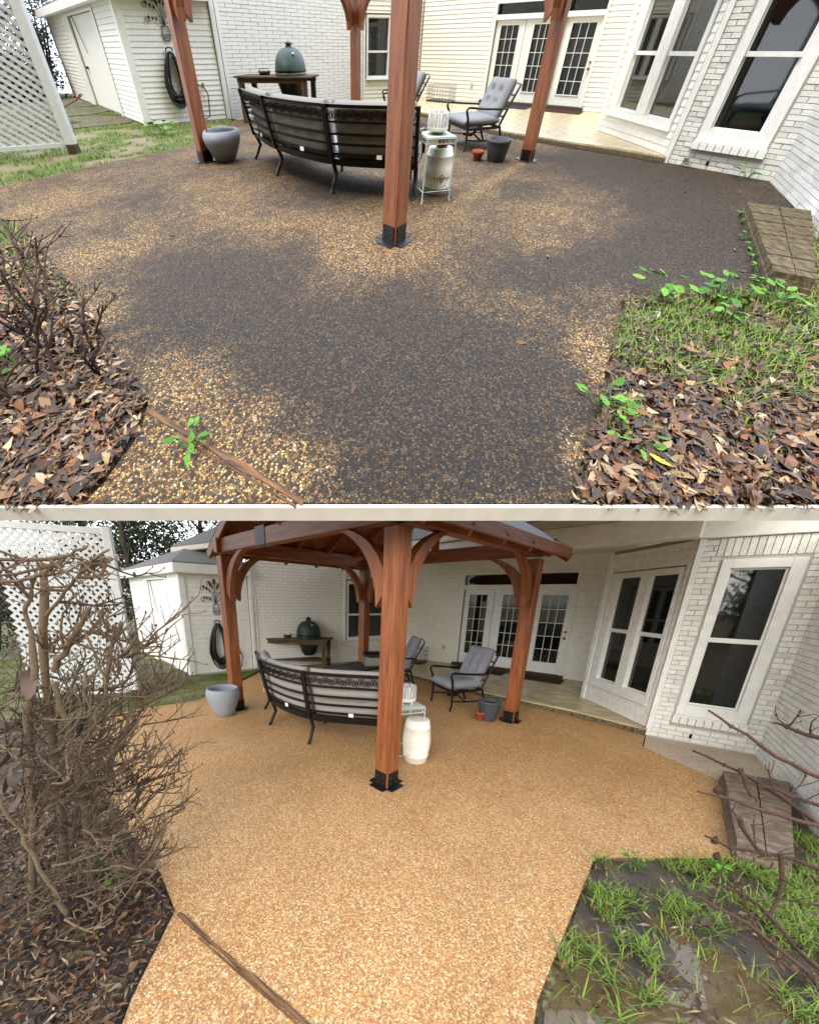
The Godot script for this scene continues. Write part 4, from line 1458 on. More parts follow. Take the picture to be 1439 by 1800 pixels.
func pergola(L: Dictionary):
	var n: Vector3 = L.near
	var l: Vector3 = L.left
	var r: Vector3 = L.right
	var fr: Vector3 = l + r - n
	var t := thing("pergola", which("reddish cedar pavilion with gabled roof and curved braces over the clean patio", "reddish cedar pavilion posts with black base brackets standing on the stained patio"), "pergola", n)
	var el := (l - n).normalized()
	var er := (r - n).normalized()
	var b: MB
	var w := 0.165 if state == "clean" else 0.15
	var y := func(h: float) -> Vector3: return Vector3(0, h, 0)
	var idx := 0
	for p in [n, l, r, fr]:
		b = nb(t)
		b.hexa(p + y.call(1.15), el * w * 0.5, er * w * 0.5, y.call(1.15), 0.008, Vector2([0.0, 0.1, 0.15, 0.05][idx], 0.01))
		var ps := part("post", b, M.cedar, t)
		b = nb(ps)
		for s in [[el, er], [er, el]]:
			for q in [-1.0, 1.0]:
				b.hexa(p + s[0] * q * (w * 0.5 + 0.004) + y.call(0.085), s[1] * (w * 0.5 - 0.014), y.call(0.075), s[0] * 0.004, 0.001)
				b.hexa(p + s[0] * q * (w * 0.5 + 0.035) + y.call(0.006), s[1] * (w * 0.5 + 0.006), y.call(0.006), s[0] * 0.032, 0.002)
		part("base_bracket", b, M.black_steel, ps)
		b = nb(ps)
		for s in [[el, er], [er, el]]:
			for h in [0.05, 0.11]:
				for q in [-0.04, 0.04]:
					for z in [-1.0, 1.0]:
						var c0: Vector3 = p + s[0] * z * (w * 0.5 + 0.008) + s[1] * q + y.call(h)
						b.tube([c0, c0 + s[0] * z * 0.006], 0.007, 0.006, 6)
		part("bolt", b, M.bolt, ps)
		idx += 1
	# knee braces: two curved pieces at each post
	for q in [[n, l, r], [l, n, fr], [r, n, fr], [fr, l, r]]:
		for k in [1, 2]:
			var d: Vector3 = (q[k] - q[0]).normalized()
			var side := Vector3(-d.z, 0, d.x)
			var poly := []
			for i in 9:
				var a := i / 8.0 * PI * 0.5
				poly.append(q[0] + d * (w * 0.5 + 0.10 + 0.66 * (1.0 - cos(a))) + y.call(1.68 + 0.68 * sin(a)))
			for i in range(8, -1, -1):
				var a := i / 8.0 * PI * 0.5
				poly.append(q[0] + d * (w * 0.5 + 0.68 * (1.0 - cos(a)) - 0.005) + y.call(1.82 + 0.54 * sin(a)) if i < 8 else q[0] + d * (w * 0.5 + 0.60) + y.call(2.36))
			for i in poly.size():
				poly[i] -= side * 0.045
			b = nb(t)
			b.plate(poly, side * 0.09)
			part("knee_brace", b, M.cedar, t)
	# beams
	for q in [[n, l, 0.24], [n, r, 0.12], [l, fr, 0.12], [r, fr, 0.24]]:
		var d: Vector3 = (q[1] - q[0]).normalized()
		b = nb(t)
		b.beam(q[0] - d * q[2] + y.call(2.43), q[1] + d * q[2] + y.call(2.43), 0.12, 0.19, 0.008)
		part("beam", b, M.cedar, t)
	# steel splice plates on the gable beam
	for q in [0.64]:
		b = nb(t)
		var c = n.lerp(l, q) + y.call(2.44)
		b.hexa(c, el * 0.11, er * 0.066, y.call(0.105), 0.002)
		part("splice_plate", b, M.black_steel, t)
	for p in [l, n]:
		b = nb(t)
		b.hexa(p + (l - n).normalized() * (0.17 if p == l else -0.17) + y.call(2.44), el * 0.05, er * 0.066, y.call(0.1), 0.002)
		part("beam_strap", b, M.black_steel, t)
	if state == "stained":
		return
	# gable roof, ridge parallel to the sides that leave the near post for the right post
	var half := (l - n).length() * 0.5
	var rise := 0.95
	var oh := 0.32
	var along := (r - n)
	var e2 := er * 0.3
	var eave_r := n - el * oh
	var eave_l := l + el * oh
	var top := n.lerp(l, 0.5)
	var hy := 2.50
	var drop := rise * oh / half
	for s in [[eave_r, -1.0], [eave_l, 1.0]]:
		var sd = el * s[1]
		b = nb(t)
		var a0: Vector3 = s[0] - er * 0.08 + y.call(hy - drop + 0.1)
		var a1: Vector3 = s[0] + along + e2 + y.call(hy - drop + 0.1)
		var t0 = top - er * 0.08 + y.call(hy + rise + 0.1)
		var t1 = top + along + e2 + y.call(hy + rise + 0.1)
		b.plate([a0, a1, t1, t0], y.call(0.035))
		part("roof_panel", b, M.roof_cover, t)
		# boards under the cover
		var cnt := 10
		for k in cnt:
			b = nb(t)
			var f0 := (k + 0.04) / cnt
			var f1 := (k + 0.96) / cnt
			b.plate([a0.lerp(t0, f0) - y.call(0.028), a1.lerp(t1, f0) - y.call(0.028), a1.lerp(t1, f1) - y.call(0.028), a0.lerp(t0, f1) - y.call(0.028)], y.call(0.022))
			part("roof_board", b, M.cedar_roof, t)
		# rafters
		for k in 6:
			b = nb(t)
			var kk := k / 5.0
			b.beam(a0.lerp(a1, kk) - y.call(0.09) + sd * 0.0, t0.lerp(t1, kk) - y.call(0.09), 0.05, 0.11, 0.004)
			part("rafter", b, M.cedar, t)
		# eave board
		b = nb(t)
		b.beam(a0 - y.call(0.03), a1 - y.call(0.03), 0.03, 0.13, 0.004)
		part("eave_board", b, M.cedar, t)
	b = nb(t)
	b.beam(top - er * 0.06 + y.call(hy + rise), top + along + e2 + y.call(hy + rise), 0.08, 0.16, 0.004)
	part("ridge_beam", b, M.cedar, t)
	for q in [Vector3(), along]:
		b = nb(t)
		b.beam(top + q + y.call(2.5), top + q + y.call(hy + rise - 0.06), 0.12, 0.12, 0.006)
		part("king_post", b, M.cedar, t)

func brick_step(L: Dictionary):
	var s: Array = L.step
	var t := thing("brick_step", which("low weathered brick step beside the clean patio, behind bare twigs", "low mossy brick step at the right edge of the stained patio"), "step", s[1])
	var m: Material = M["step_brick_" + state]
	var b := nb(t)
	b.plate([s[0] * 0.999 + Vector3(0, -0.05, 0), s[1] * 0.999 + Vector3(0, -0.05, 0), s[2] + Vector3(0, -0.05, 0), s[3] + Vector3(0, -0.05, 0)], Vector3(0, 0.135, 0))
	part("mortar_bed", b, M.porch_edge, t)
	var n := 15
	var far_e: Vector3 = s[0]
	for k in n:
		var f0 := (k + 0.06) / n
		var f1 := (k + 0.94) / n
		var a: Vector3 = (s[1] as Vector3).lerp(s[0], f0)
		var c: Vector3 = (s[1] as Vector3).lerp(s[0], f1)
		var d: Vector3 = (s[2] as Vector3).lerp(s[3], f1)
		var e: Vector3 = (s[2] as Vector3).lerp(s[3], f0)
		var dy := rng.randf_range(-0.004, 0.005)
		var out: Vector3 = (a - e).normalized() * 0.012
		for h in 2:
			var p0 := a.lerp(e, 0.5 * h + 0.012) + (out if h == 0 else Vector3())
			var p1 := c.lerp(d, 0.5 * h + 0.012) + (out if h == 0 else Vector3())
			var p2 := c.lerp(d, 0.5 * h + 0.488)
			var p3 := a.lerp(e, 0.5 * h + 0.488)
			b = nb(t)
			b.plate([p0 + Vector3(0, 0.06, 0), p1 + Vector3(0, 0.06, 0), p2 + Vector3(0, 0.06, 0), p3 + Vector3(0, 0.06, 0)], Vector3(0, 0.065 + dy, 0))
			part("brick", b, m, t)
	# courses on the face
	for row in 2:
		for k in 8:
			var a: Vector3 = (s[1] as Vector3).lerp(s[0], (k + 0.03) / 8.0)
			var c: Vector3 = (s[1] as Vector3).lerp(s[0], (k + 0.97) / 8.0)
			b = nb(t)
			b.beam(a + Vector3(0, -0.01 + row * 0.055 - 0.004, 0), c + Vector3(0, -0.01 + row * 0.055 - 0.004, 0), 0.03, 0.048, 0.004)
			part("brick", b, m, t)
	b = nb(t)
	for k in 3:
		b.beam((s[1] as Vector3).lerp(s[2], (k + 0.04) / 3.0) + Vector3(0, 0.02, 0), (s[1] as Vector3).lerp(s[2], (k + 0.96) / 3.0) + Vector3(0, 0.02, 0), 0.03, 0.07, 0.004)
	part("end_bricks", b, m, t)

# ---------------------------------------------------------------- furniture

func spline(p: Array, u: float) -> Vector3:
	var n := p.size() - 1
	var x := clampf(u, 0, 0.99999) * n
	var i := int(x)
	var a: Vector3 = p[i]
	var b: Vector3 = p[i + 1]
	var pre: Vector3 = p[i - 1] if i > 0 else a * 2.0 - b
	var post: Vector3 = p[i + 2] if i + 2 <= n else b * 2.0 - a
	return a.cubic_interpolate(b, pre, post, x - i)

func furniture(L: Dictionary):
	var b: MB
	var st := which("clean", "stained")
	sofa(L)
	chair(L.chair, 0.32, which("grey cushioned black metal armchair by the right pavilion post on the clean patio", "grey cushioned black metal armchair beside the dark planter on the stained patio"))
	chair(L.chair2, 0.05, which("grey armchair half hidden behind the near post on the clean patio", "grey armchair half hidden behind the near post on the stained patio"))
	# tall grey planter
	var t := thing("grey_planter", "rounded grey concrete planter beside the left post on the %s patio" % st, "planter", L.pot)
	b = nb(t)
	b.lathe(L.pot, [Vector2(0, 0.0), Vector2(0.11, 0.0), Vector2(0.125, 0.008), Vector2(0.175, 0.12), Vector2(0.225, 0.25), Vector2(0.244, 0.33), Vector2(0.238, 0.39), Vector2(0.222, 0.425), Vector2(0.214, 0.434), Vector2(0.202, 0.428), Vector2(0.2, 0.40), Vector2(0.215, 0.33), Vector2(0.2, 0.26), Vector2(0, 0.26)], 40)
	part("pot", b, M.planter_grey, t)
	# dark ribbed planter
	t = thing("dark_planter", "dark charcoal tapered planter beside the right post on the %s patio" % st, "planter", L.planter)
	b = nb(t)
	b.lathe(L.planter, [Vector2(0, 0), Vector2(0.115, 0), Vector2(0.12, 0.01), Vector2(0.15, 0.2), Vector2(0.165, 0.27), Vector2(0.168, 0.275), Vector2(0.168, 0.305), Vector2(0.163, 0.31), Vector2(0.15, 0.308), Vector2(0.147, 0.25), Vector2(0, 0.25)], 36)
	part("pot", b, M.planter_dark, t)
	b = nb(t)
	b.lathe(L.planter + Vector3(0, 0.252, 0), [Vector2(0.146, 0), Vector2(0.08, 0.02), Vector2(0, 0.025)], 18)
	part("potting_soil", b, M.soil, t)
	t = thing("terracotta_pot", "small orange terracotta pot in front of the charcoal planter on the %s patio" % st, "flower pot", L.terra)
	b = nb(t)
	b.lathe(L.terra, [Vector2(0, 0), Vector2(0.05, 0), Vector2(0.053, 0.005), Vector2(0.07, 0.1), Vector2(0.08, 0.102), Vector2(0.084, 0.14), Vector2(0.08, 0.145), Vector2(0.07, 0.143), Vector2(0.064, 0.1), Vector2(0, 0.1)], 28)
	part("pot", b, M.terracotta, t)
	# garden stool
	t = thing("drum_stool", which("cream ceramic barrel stool under the metal plant stand on the clean patio", "cream ceramic barrel stool with pierced pattern under the metal stand on the stained patio"), "stool", L.drum)
	b = nb(t)
	var dh := 0.50
	b.lathe(L.drum, [Vector2(0, 0), Vector2(0.118, 0), Vector2(0.125, 0.008), Vector2(0.137, 0.07), Vector2(0.142, 0.075), Vector2(0.142, 0.085), Vector2(0.139, 0.09), Vector2(0.152, 0.2), Vector2(0.155, dh * 0.5), Vector2(0.151, dh - 0.19), Vector2(0.139, dh - 0.09), Vector2(0.143, dh - 0.085), Vector2(0.142, dh - 0.075), Vector2(0.137, dh - 0.07), Vector2(0.127, dh - 0.012), Vector2(0.12, dh - 0.003), Vector2(0.1, dh), Vector2(0, dh)], 40)
	part("barrel", b, M.cream_glaze, t)
	if state == "stained":
		b = nb(t)
		for q in [[0, 0.05], [0, -0.05], [0.05, 0], [-0.05, 0], [0.02, 0.02], [-0.02, 0.02], [0.02, -0.02], [-0.02, -0.02], [0.085, 0], [-0.085, 0], [0, 0]]:
			var a: float = PI * 0.5 - 0.16 + q[0] / 0.152
			var c := Vector3(cos(a), 0, sin(a))
			var ctr: Vector3 = L.drum + c * 0.1535 + Vector3(0, 0.2 + q[1] * 0.7, 0)
			b.tube([ctr - c * 0.002, ctr + c * 0.0025], 0.008, 0.008, 7)
		part("pierced_pattern", b, M.black_frame, t)
		var sp: Vector3 = L.drum + Vector3(0.01, dh, 0)
		var q2 := thing("saucer_pot", "little terracotta pot on a saucer standing on the cream barrel stool", "flower pot", sp)
		b = nb(q2)
		b.lathe(sp, [Vector2(0, 0.001), Vector2(0.055, 0.001), Vector2(0.07, 0.02), Vector2(0.066, 0.02), Vector2(0.052, 0.006), Vector2(0, 0.006)], 22)
		part("saucer", b, M.terracotta, q2)
		b = nb(q2)
		b.lathe(sp + Vector3(0, 0.007, 0), [Vector2(0, 0), Vector2(0.04, 0), Vector2(0.052, 0.07), Vector2(0.058, 0.072), Vector2(0.06, 0.095), Vector2(0.05, 0.095), Vector2(0.045, 0.06), Vector2(0, 0.06)], 22)
		part("pot", b, M.terracotta, q2)
	plant_stand(L)
	grill(L)
	low_table(L)
	porch_things(L)

func plant_stand(L: Dictionary):
	var c: Vector3 = L.stand
	var st := which("clean", "stained")
	var t := thing("plant_stand", "pale green metal plant stand with thin legs beside the near post on the %s patio" % st, "plant stand", c)
	var r := Basis(Vector3.UP, L.stand_yaw)
	var w := 0.15
	var H := 0.66
	var b := nb(t)
	b.box(c + Vector3(0, H, 0), Vector3(w * 2, 0.012, w * 2), L.stand_yaw, 0.003)
	part("top", b, M.verdigris, t)
	b = nb(t)
	for k in 4:
		var a := r * Basis(Vector3.UP, k * PI / 2)
		for y in [H - 0.012, H - 0.062]:
			b.tube([c + a * Vector3(-w, y, w), c + a * Vector3(w, y, w)], 0.005, 0.005, 5)
		for i in 8:
			var ring := []
			for j in 9:
				var an := TAU * j / 8
				ring.append(c + a * Vector3(-w + (i + 0.5) * w / 4 + cos(an) * 0.017, H - 0.037 + sin(an) * 0.022, w))
			b.tube(ring, 0.0032, 0.0032, 4, false)
	part("scroll_apron", b, M.verdigris, t)
	for k in 4:
		var a := r * Basis(Vector3.UP, k * PI / 2)
		b = nb(t)
		b.tube([c + a * Vector3(w, H - 0.005, w), c + a * Vector3(w, 0.3, w), c + a * Vector3(w, 0.03, w), c + a * Vector3(w * 1.06, 0.003, w * 1.06)], 0.0065, 0.0055, 6)
		part("leg", b, M.verdigris, t)
		b = nb(t)
		b.tube([c + a * Vector3(-w, 0.12, w), c + a * Vector3(w, 0.12, w)], 0.005, 0.005, 5)
		part("stretcher", b, M.verdigris, t)
	var p := c + Vector3(-0.0, H + 0.006, 0)
	t = thing("birch_pot", "white wood grain patterned pot on three feet on the %s plant stand" % which("partly hidden", "pale green"), "flower pot", p)
	for k in 3:
		b = nb(t)
		var a := TAU * k / 3 + 0.5
		b.lathe(p + Vector3(cos(a) * 0.06, 0, sin(a) * 0.06), [Vector2(0, 0), Vector2(0.016, 0), Vector2(0.024, 0.04), Vector2(0, 0.05)], 10)
		part("foot", b, M.cream_glaze, t)
	b = nb(t)
	b.lathe(p + Vector3(0, 0.03, 0), [Vector2(0, 0), Vector2(0.085, 0.0), Vector2(0.105, 0.02), Vector2(0.104, 0.045)], 30)
	part("base", b, M.cream_glaze, t)
	b = nb(t)
	b.lathe(p + Vector3(0, 0.03, 0), [Vector2(0.104, 0.045), Vector2(0.103, 0.17), Vector2(0.098, 0.176), Vector2(0.09, 0.172), Vector2(0.088, 0.13), Vector2(0, 0.13)], 30)
	part("pot", b, M.birch_pot, t)

func sofa(L: Dictionary):
	var p: Array = L.sofa
	var label := which("curved black metal sofa seen from behind with grey cushions on the clean patio", "curved black metal sofa seen from behind with scrolled back band on the stained patio")
	var t := thing("curved_sofa", label, "sofa", p[2])
	var seat_mid := Vector3()
	for q in p:
		seat_mid += q / 4.0
	var chord := (p[3] - p[0]) as Vector3
	var inward := Vector3(-chord.z, 0, chord.x).normalized()
	if inward.dot(seat_mid - Vector3()) < 0:
		inward = -inward
	# frame point: u along, h height, d inwards
	var q := func(u: float, h: float, d := 0.0) -> Vector3:
		var c := spline(p, u)
		var tan := (spline(p, minf(1, u + 0.01)) - spline(p, maxf(0, u - 0.01))).normalized()
		var n := Vector3(-tan.z, 0, tan.x)
		if n.dot(inward) < 0:
			n = -n
		return c + Vector3(0, h, 0) + n * (d + 0.10 - 0.19 * h)
	var N := 28
	var rail := func(h: float, wd: float, ht: float, called: String):
		var b := nb(t)
		for i in N:
			var u0 := i / float(N)
			var u1 := (i + 1) / float(N)
			var A0: Vector3 = q.call(u0, h - ht * 0.5)
			var B0: Vector3 = q.call(u1, h - ht * 0.5)
			var A1: Vector3 = q.call(u0, h + ht * 0.5)
			var B1: Vector3 = q.call(u1, h + ht * 0.5)
			var A2: Vector3 = q.call(u0, h + ht * 0.5, wd)
			var B2: Vector3 = q.call(u1, h + ht * 0.5, wd)
			var A3: Vector3 = q.call(u0, h - ht * 0.5, wd)
			var B3: Vector3 = q.call(u1, h - ht * 0.5, wd)
			var m := (A0 + B2 + A2 + B0 + A1 + B3) / 6.0
			b.quad_out(A0, B0, B1, A1, m)
			b.quad_out(A1, B1, B2, A2, m)
			b.quad_out(A2, B2, B3, A3, m)
			b.quad_out(A3, B3, B0, A0, m)
		part(called, b, M.black_frame, t)
	rail.call(0.925, 0.035, 0.035, "top_rail")
	rail.call(0.775, 0.03, 0.022, "band_rail")
	for h in [0.655, 0.55, 0.445]:
		rail.call(h, 0.02, 0.026, "back_slat")
	rail.call(0.365, 0.05, 0.045, "seat_rail")
	# scrolled band
	var b := nb(t)
	var cells := 42
	for i in cells:
		var uc := (i + 0.5) / cells
		var du := 0.5 / cells
		for s in [1.0, -1.0]:
			var pts := []
			for k in 12:
				var an := k / 11.0 * PI * 2.2
				var rr := 1.0 - k / 11.0 * 0.72
				pts.append(q.call(uc + du * s * (0.55 - 0.5 * rr * cos(an)), 0.848 + 0.055 * s * rr * sin(an) * (1.0 if i % 2 else -1.0), 0.012))
			b.tube(pts, 0.0052, 0.004, 5)
	part("scrollwork", b, M.black_frame, t)
	# uprights and legs
	var us := [0.0, 0.333, 0.667, 1.0]
	for i in 4:
		var u: float = us[i]
		b = nb(t)
		var tan := (spline(p, minf(1, u + 0.01)) - spline(p, maxf(0, u - 0.01))).normalized()
		b.beam(q.call(u, 0.34, -0.012), q.call(u, 0.95, -0.012), 0.055 if i in [1, 2] else 0.04, 0.03, 0.004, Vector3(-tan.z, 0, tan.x))
		part("upright", b, M.black_frame, t)
		b = nb(t)
		var c0: Vector3 = q.call(u, 0.36, 0.01)
		var c1: Vector3 = q.call(u, 0.2, 0.035)
		var c2: Vector3 = spline(p, u)
		b.tube([c0, c1, c2.lerp(c1, 0.35), c2 + Vector3(0, 0.012, 0), c2], 0.024, 0.019, 8)
		part("leg", b, M.black_frame, t)
	for u in [0.04, 0.5, 0.96]:
		b = nb(t)
		b.tube([q.call(u, 0.34, 0.62), q.call(u, 0.15, 0.62), q.call(u, 0.0, 0.58)], 0.022, 0.018, 8)
		part("leg", b, M.black_frame, t)
	# arms at the ends
	for u in [0.0, 1.0]:
		b = nb(t)
		b.tube([q.call(u, 0.72, 0.0), q.call(u, 0.68, 0.2), q.call(u, 0.64, 0.5), q.call(u, 0.58, 0.6), q.call(u, 0.34, 0.62)], 0.02, 0.02, 8)
		part("arm", b, M.black_frame, t)
	rail.call(0.33, 0.6, 0.03, "front_rail")
	# cushions: one seat and one back per section
	for i in 3:
		var a := i / 3.0 + 0.012
		var z := (i + 1) / 3.0 - 0.012
		b = nb(t)
		b.cushion(func(u, v):
			var A: Vector3 = q.call(lerpf(a, z, u), 0.42, lerpf(0.08, 0.66, v))
			return [A, Vector3.UP], 10, 8, 0.15)
		part("seat_cushion", b, M.cushion, t)
		b = nb(t)
		var tuft := []
		for x in [0.25, 0.5, 0.75]:
			for yv in [0.35, 0.68]:
				tuft.append(Vector2(x, yv))
		b.cushion(func(u, v):
			var A: Vector3 = q.call(lerpf(a, z, u), lerpf(0.37, 0.965, v), 0.115)
			var Bq: Vector3 = q.call(lerpf(a, z, u), lerpf(0.37, 0.965, v), 0.4)
			return [A, -(Bq - A).normalized()], 22, 16, 0.17, tuft)
		part("back_cushion", b, M.cushion_back, t)
		b = nb(t)
		var c3: Vector3 = q.call((a + z) * 0.5 + 0.03, 0.44, -0.02)
		b.hexa(c3, (q.call((a + z) * 0.5 + 0.04, 0.44, -0.02) - c3), Vector3(0, 0.022, 0), (q.call((a + z) * 0.5 + 0.03, 0.44, -0.023) - c3), 0.0)
		part("care_tag", b, M.tag, t)

func chair(c: Vector3, yaw: float, label: String):
	var t := thing("patio_armchair", label, "armchair", c, "armchairs of the patio set on the %s patio" % state)
	# local: x to the sitter's left-right, z forward; front faces -x in plan at yaw 0
	var r := Basis(Vector3.UP, yaw - PI / 2)
	var q := func(x: float, y: float, z: float) -> Vector3: return c + r * Vector3(x, y, z)
	var b: MB
	for s in [-1.0, 1.0]:
		b = nb(t)
		b.tube([q.call(0.31 * s, 0.0, 0.33), q.call(0.31 * s, 0.1, 0.31), q.call(0.31 * s, 0.34, 0.31), q.call(0.32 * s, 0.5, 0.34), q.call(0.33 * s, 0.6, 0.38), q.call(0.33 * s, 0.64, 0.36), q.call(0.33 * s, 0.645, 0.3)], 0.019, 0.017, 8)
		part("front_leg", b, M.black_frame, t)
		b = nb(t)
		b.tube([q.call(0.33 * s, 0.645, 0.33), q.call(0.335 * s, 0.62, 0.1), q.call(0.32 * s, 0.6, -0.2), q.call(0.30 * s, 0.6, -0.36)], 0.019, 0.016, 8)
		part("arm", b, M.black_frame, t)
		b = nb(t)
		b.tube([q.call(0.29 * s, 0.0, -0.38), q.call(0.29 * s, 0.12, -0.33), q.call(0.29 * s, 0.34, -0.27)], 0.019, 0.018, 8)
		part("rear_leg", b, M.black_frame, t)
		b = nb(t)
		b.tube([q.call(0.29 * s, 0.32, -0.24), q.call(0.29 * s, 0.6, -0.36), q.call(0.285 * s, 0.93, -0.52)], 0.018, 0.016, 8)
		part("back_post", b, M.black_frame, t)
		b = nb(t)
		b.tube([q.call(0.31 * s, 0.17, 0.31), q.call(0.3 * s, 0.14, 0.0), q.call(0.29 * s, 0.14, -0.32)], 0.013, 0.013, 6)
		part("stretcher", b, M.black_frame, t)
	for y in [[0.93, -0.52], [0.78, -0.45], [0.63, -0.375], [0.48, -0.305]]:
		b = nb(t)
		b.tube([q.call(-0.285, y[0], y[1]), q.call(0.0, y[0] + (0.03 if y[0] > 0.9 else 0.0), y[1] - 0.02), q.call(0.285, y[0], y[1])], 0.013, 0.013, 6)
		part("back_slat", b, M.black_frame, t)
	b = nb(t)
	for k in [[-0.31, 0.31, 0.31, 0.31], [-0.29, -0.27, 0.29, -0.27], [-0.31, 0.31, -0.29, -0.27], [0.31, 0.31, 0.29, -0.27]]:
		b.beam(q.call(k[0], 0.33, k[1]), q.call(k[2], 0.33, k[3]), 0.03, 0.04, 0.004)
	b.beam(q.call(0, 0.325, 0.31), q.call(0, 0.325, -0.27), 0.05, 0.02, 0.003)
	part("seat_frame", b, M.black_frame, t)
	b = nb(t)
	b.tube([q.call(-0.3, 0.15, 0.05), q.call(0, 0.2, 0.02), q.call(0.3, 0.15, 0.05)], 0.014, 0.014, 6)
	b.tube([q.call(0, 0.2, 0.2), q.call(0, 0.17, 0.05), q.call(0, 0.31, -0.1)], 0.02, 0.02, 6)
	part("rocker_spring", b, M.black_frame, t)
	b = nb(t)
	b.cushion(func(u, v): return [q.call(lerpf(-0.295, 0.295, u), 0.425, lerpf(0.37, -0.24, v)), Vector3.UP], 16, 14, 0.16)
	part("seat_cushion", b, M.cushion, t)
	b = nb(t)
	var tuft := []
	for x in [0.3, 0.7]:
		for yv in [0.38, 0.66]:
			tuft.append(Vector2(x, yv))
	var nrm: Vector3 = (r * Vector3(0, 0.42, 1)).normalized()
	b.cushion(func(u, v): return [q.call(lerpf(-0.275, 0.275, u), lerpf(0.44, 1.0, v), lerpf(-0.18, -0.42, v)), nrm], 22, 22, 0.17, tuft)
	part("back_cushion", b, M.cushion, t)

func grill(L: Dictionary):
	var c: Vector3 = L.egg_table
	var k: float = L.egg_h
	var w: float = L.egg_w
	var st := which("clean", "stained")
	var r := Basis(Vector3.UP, L.egg_yaw)
	var q := func(x: float, y: float, z: float) -> Vector3: return c + r * Vector3(x, y, z)
	var H := 0.75 * k
	var t := thing("grill_table", "weathered wooden grill table against the white brick wall, %s patio" % st, "table", c)
	var b: MB
	for i in 6:
		b = nb(t)
		var z := lerpf(-0.36, 0.36, (i + 0.5) / 6.0)
		if i in [1, 2, 3, 4]:
			b.beam(q.call(-w * 0.5, H - 0.018, z), q.call(0.05, H - 0.018, z), 0.115, 0.036, 0.004, Vector3.UP, Vector2(0, i * 0.3))
			b.beam(q.call(0.55, H - 0.018, z), q.call(w * 0.5, H - 0.018, z), 0.115, 0.036, 0.004, Vector3.UP, Vector2(0, i * 0.3))
		else:
			b.beam(q.call(-w * 0.5, H - 0.018, z), q.call(w * 0.5, H - 0.018, z), 0.115, 0.036, 0.004, Vector3.UP, Vector2(0, i * 0.3))
		part("top_board", b, M.old_wood, t)
	for x in [-1.0, 1.0]:
		for z in [-1.0, 1.0]:
			b = nb(t)
			b.beam(q.call(x * (w * 0.5 - 0.12), 0, z * 0.29), q.call(x * (w * 0.5 - 0.12), H - 0.036, z * 0.29), 0.1, 0.1, 0.006, Vector3(0, 0, 1))
			part("leg", b, M.old_wood, t)
	for z in [-0.32, 0.32]:
		b = nb(t)
		b.beam(q.call(-w * 0.5 + 0.06, H - 0.085, z), q.call(w * 0.5 - 0.06, H - 0.085, z), 0.035, 0.09, 0.004)
		part("apron", b, M.old_wood, t)
	for i in 4:
		b = nb(t)
		var z := lerpf(-0.3, 0.3, (i + 0.5) / 4.0)
		b.beam(q.call(-w * 0.5 + 0.1, 0.2, z), q.call(w * 0.5 - 0.1, 0.2, z), 0.13, 0.03, 0.004)
		part("shelf_board", b, M.old_wood, t)
	# the kettle grill
	var e: Vector3 = q.call(0.3, H * 0.42, 0.0)
	t = thing("egg_grill", "dark green egg shaped ceramic grill set in the wooden table, %s patio" % st, "grill", e)
	var s := 0.305
	b = nb(t)
	b.lathe(e, [Vector2(0, 0), Vector2(0.13, 0.0), Vector2(0.2, 0.1), Vector2(0.235, 0.22), Vector2(s, 0.36 * k), Vector2(s, 0.45 * k)], 36)
	part("base", b, M.egg_dark, t)
	b = nb(t)
	b.lathe(e + Vector3(0, 0.45 * k, 0), [Vector2(s + 0.012, 0.0), Vector2(s + 0.014, 0.03), Vector2(s + 0.006, 0.035), Vector2(s + 0.006, 0.05), Vector2(s + 0.014, 0.055), Vector2(s + 0.012, 0.085)], 36)
	part("band", b, M.egg_dark, t)
	b = nb(t)
	var dome := []
	for i in 10:
		var a := i / 9.0 * PI * 0.5
		dome.append(Vector2(0.055 + (s - 0.05) * pow(cos(a), 0.85) if i < 9 else 0.05, 0.085 + 0.33 * k * sin(a)))
	b.lathe(e + Vector3(0, 0.45 * k, 0), dome, 36)
	part("lid", b, M.egg_green, t)
	b = nb(t)
	b.lathe(e + Vector3(0, 0.45 * k + 0.085 + 0.33 * k - 0.005, 0), [Vector2(0.07, 0), Vector2(0.07, 0.03), Vector2(0.055, 0.035), Vector2(0.055, 0.055), Vector2(0.075, 0.06), Vector2(0.075, 0.085), Vector2(0.03, 0.09), Vector2(0.025, 0.11), Vector2(0, 0.11)], 20)
	part("chimney_cap", b, M.egg_dark, t)
	b = nb(t)
	b.lathe(e + Vector3(0, 0.45 * k + 0.2 * k + 0.05, 0) + r * Vector3(0.15, 0.08, 0.19), [Vector2(0, 0), Vector2(0.03, 0), Vector2(0.03, 0.012), Vector2(0, 0.014)], 14, r * Basis(Vector3.RIGHT, 0.9))
	part("thermometer", b, M.steel, t)
	b = nb(t)
	b.tube([q.call(0.12, H + 0.02, 0.26), q.call(0.15, H + 0.02, 0.33), q.call(0.45, H + 0.02, 0.33), q.call(0.48, H + 0.02, 0.26)], 0.014, 0.014, 6)
	part("handle", b, M.egg_dark, t)
	t = thing("fire_starter", "small dark basket on the left half of the grill table, %s patio" % st, "basket", q.call(-0.28, H, 0.0))
	b = nb(t)
	b.lathe(q.call(-0.28, H, 0.0), [Vector2(0, 0), Vector2(0.1, 0), Vector2(0.13, 0.07), Vector2(0.12, 0.075), Vector2(0.09, 0.02), Vector2(0, 0.02)], 14)
	b.tube([q.call(-0.41, H + 0.07, 0), q.call(-0.36, H + 0.12, 0), q.call(-0.2, H + 0.12, 0), q.call(-0.15, H + 0.07, 0)], 0.008, 0.008, 5)
	part("bowl", b, M.threshold, t)

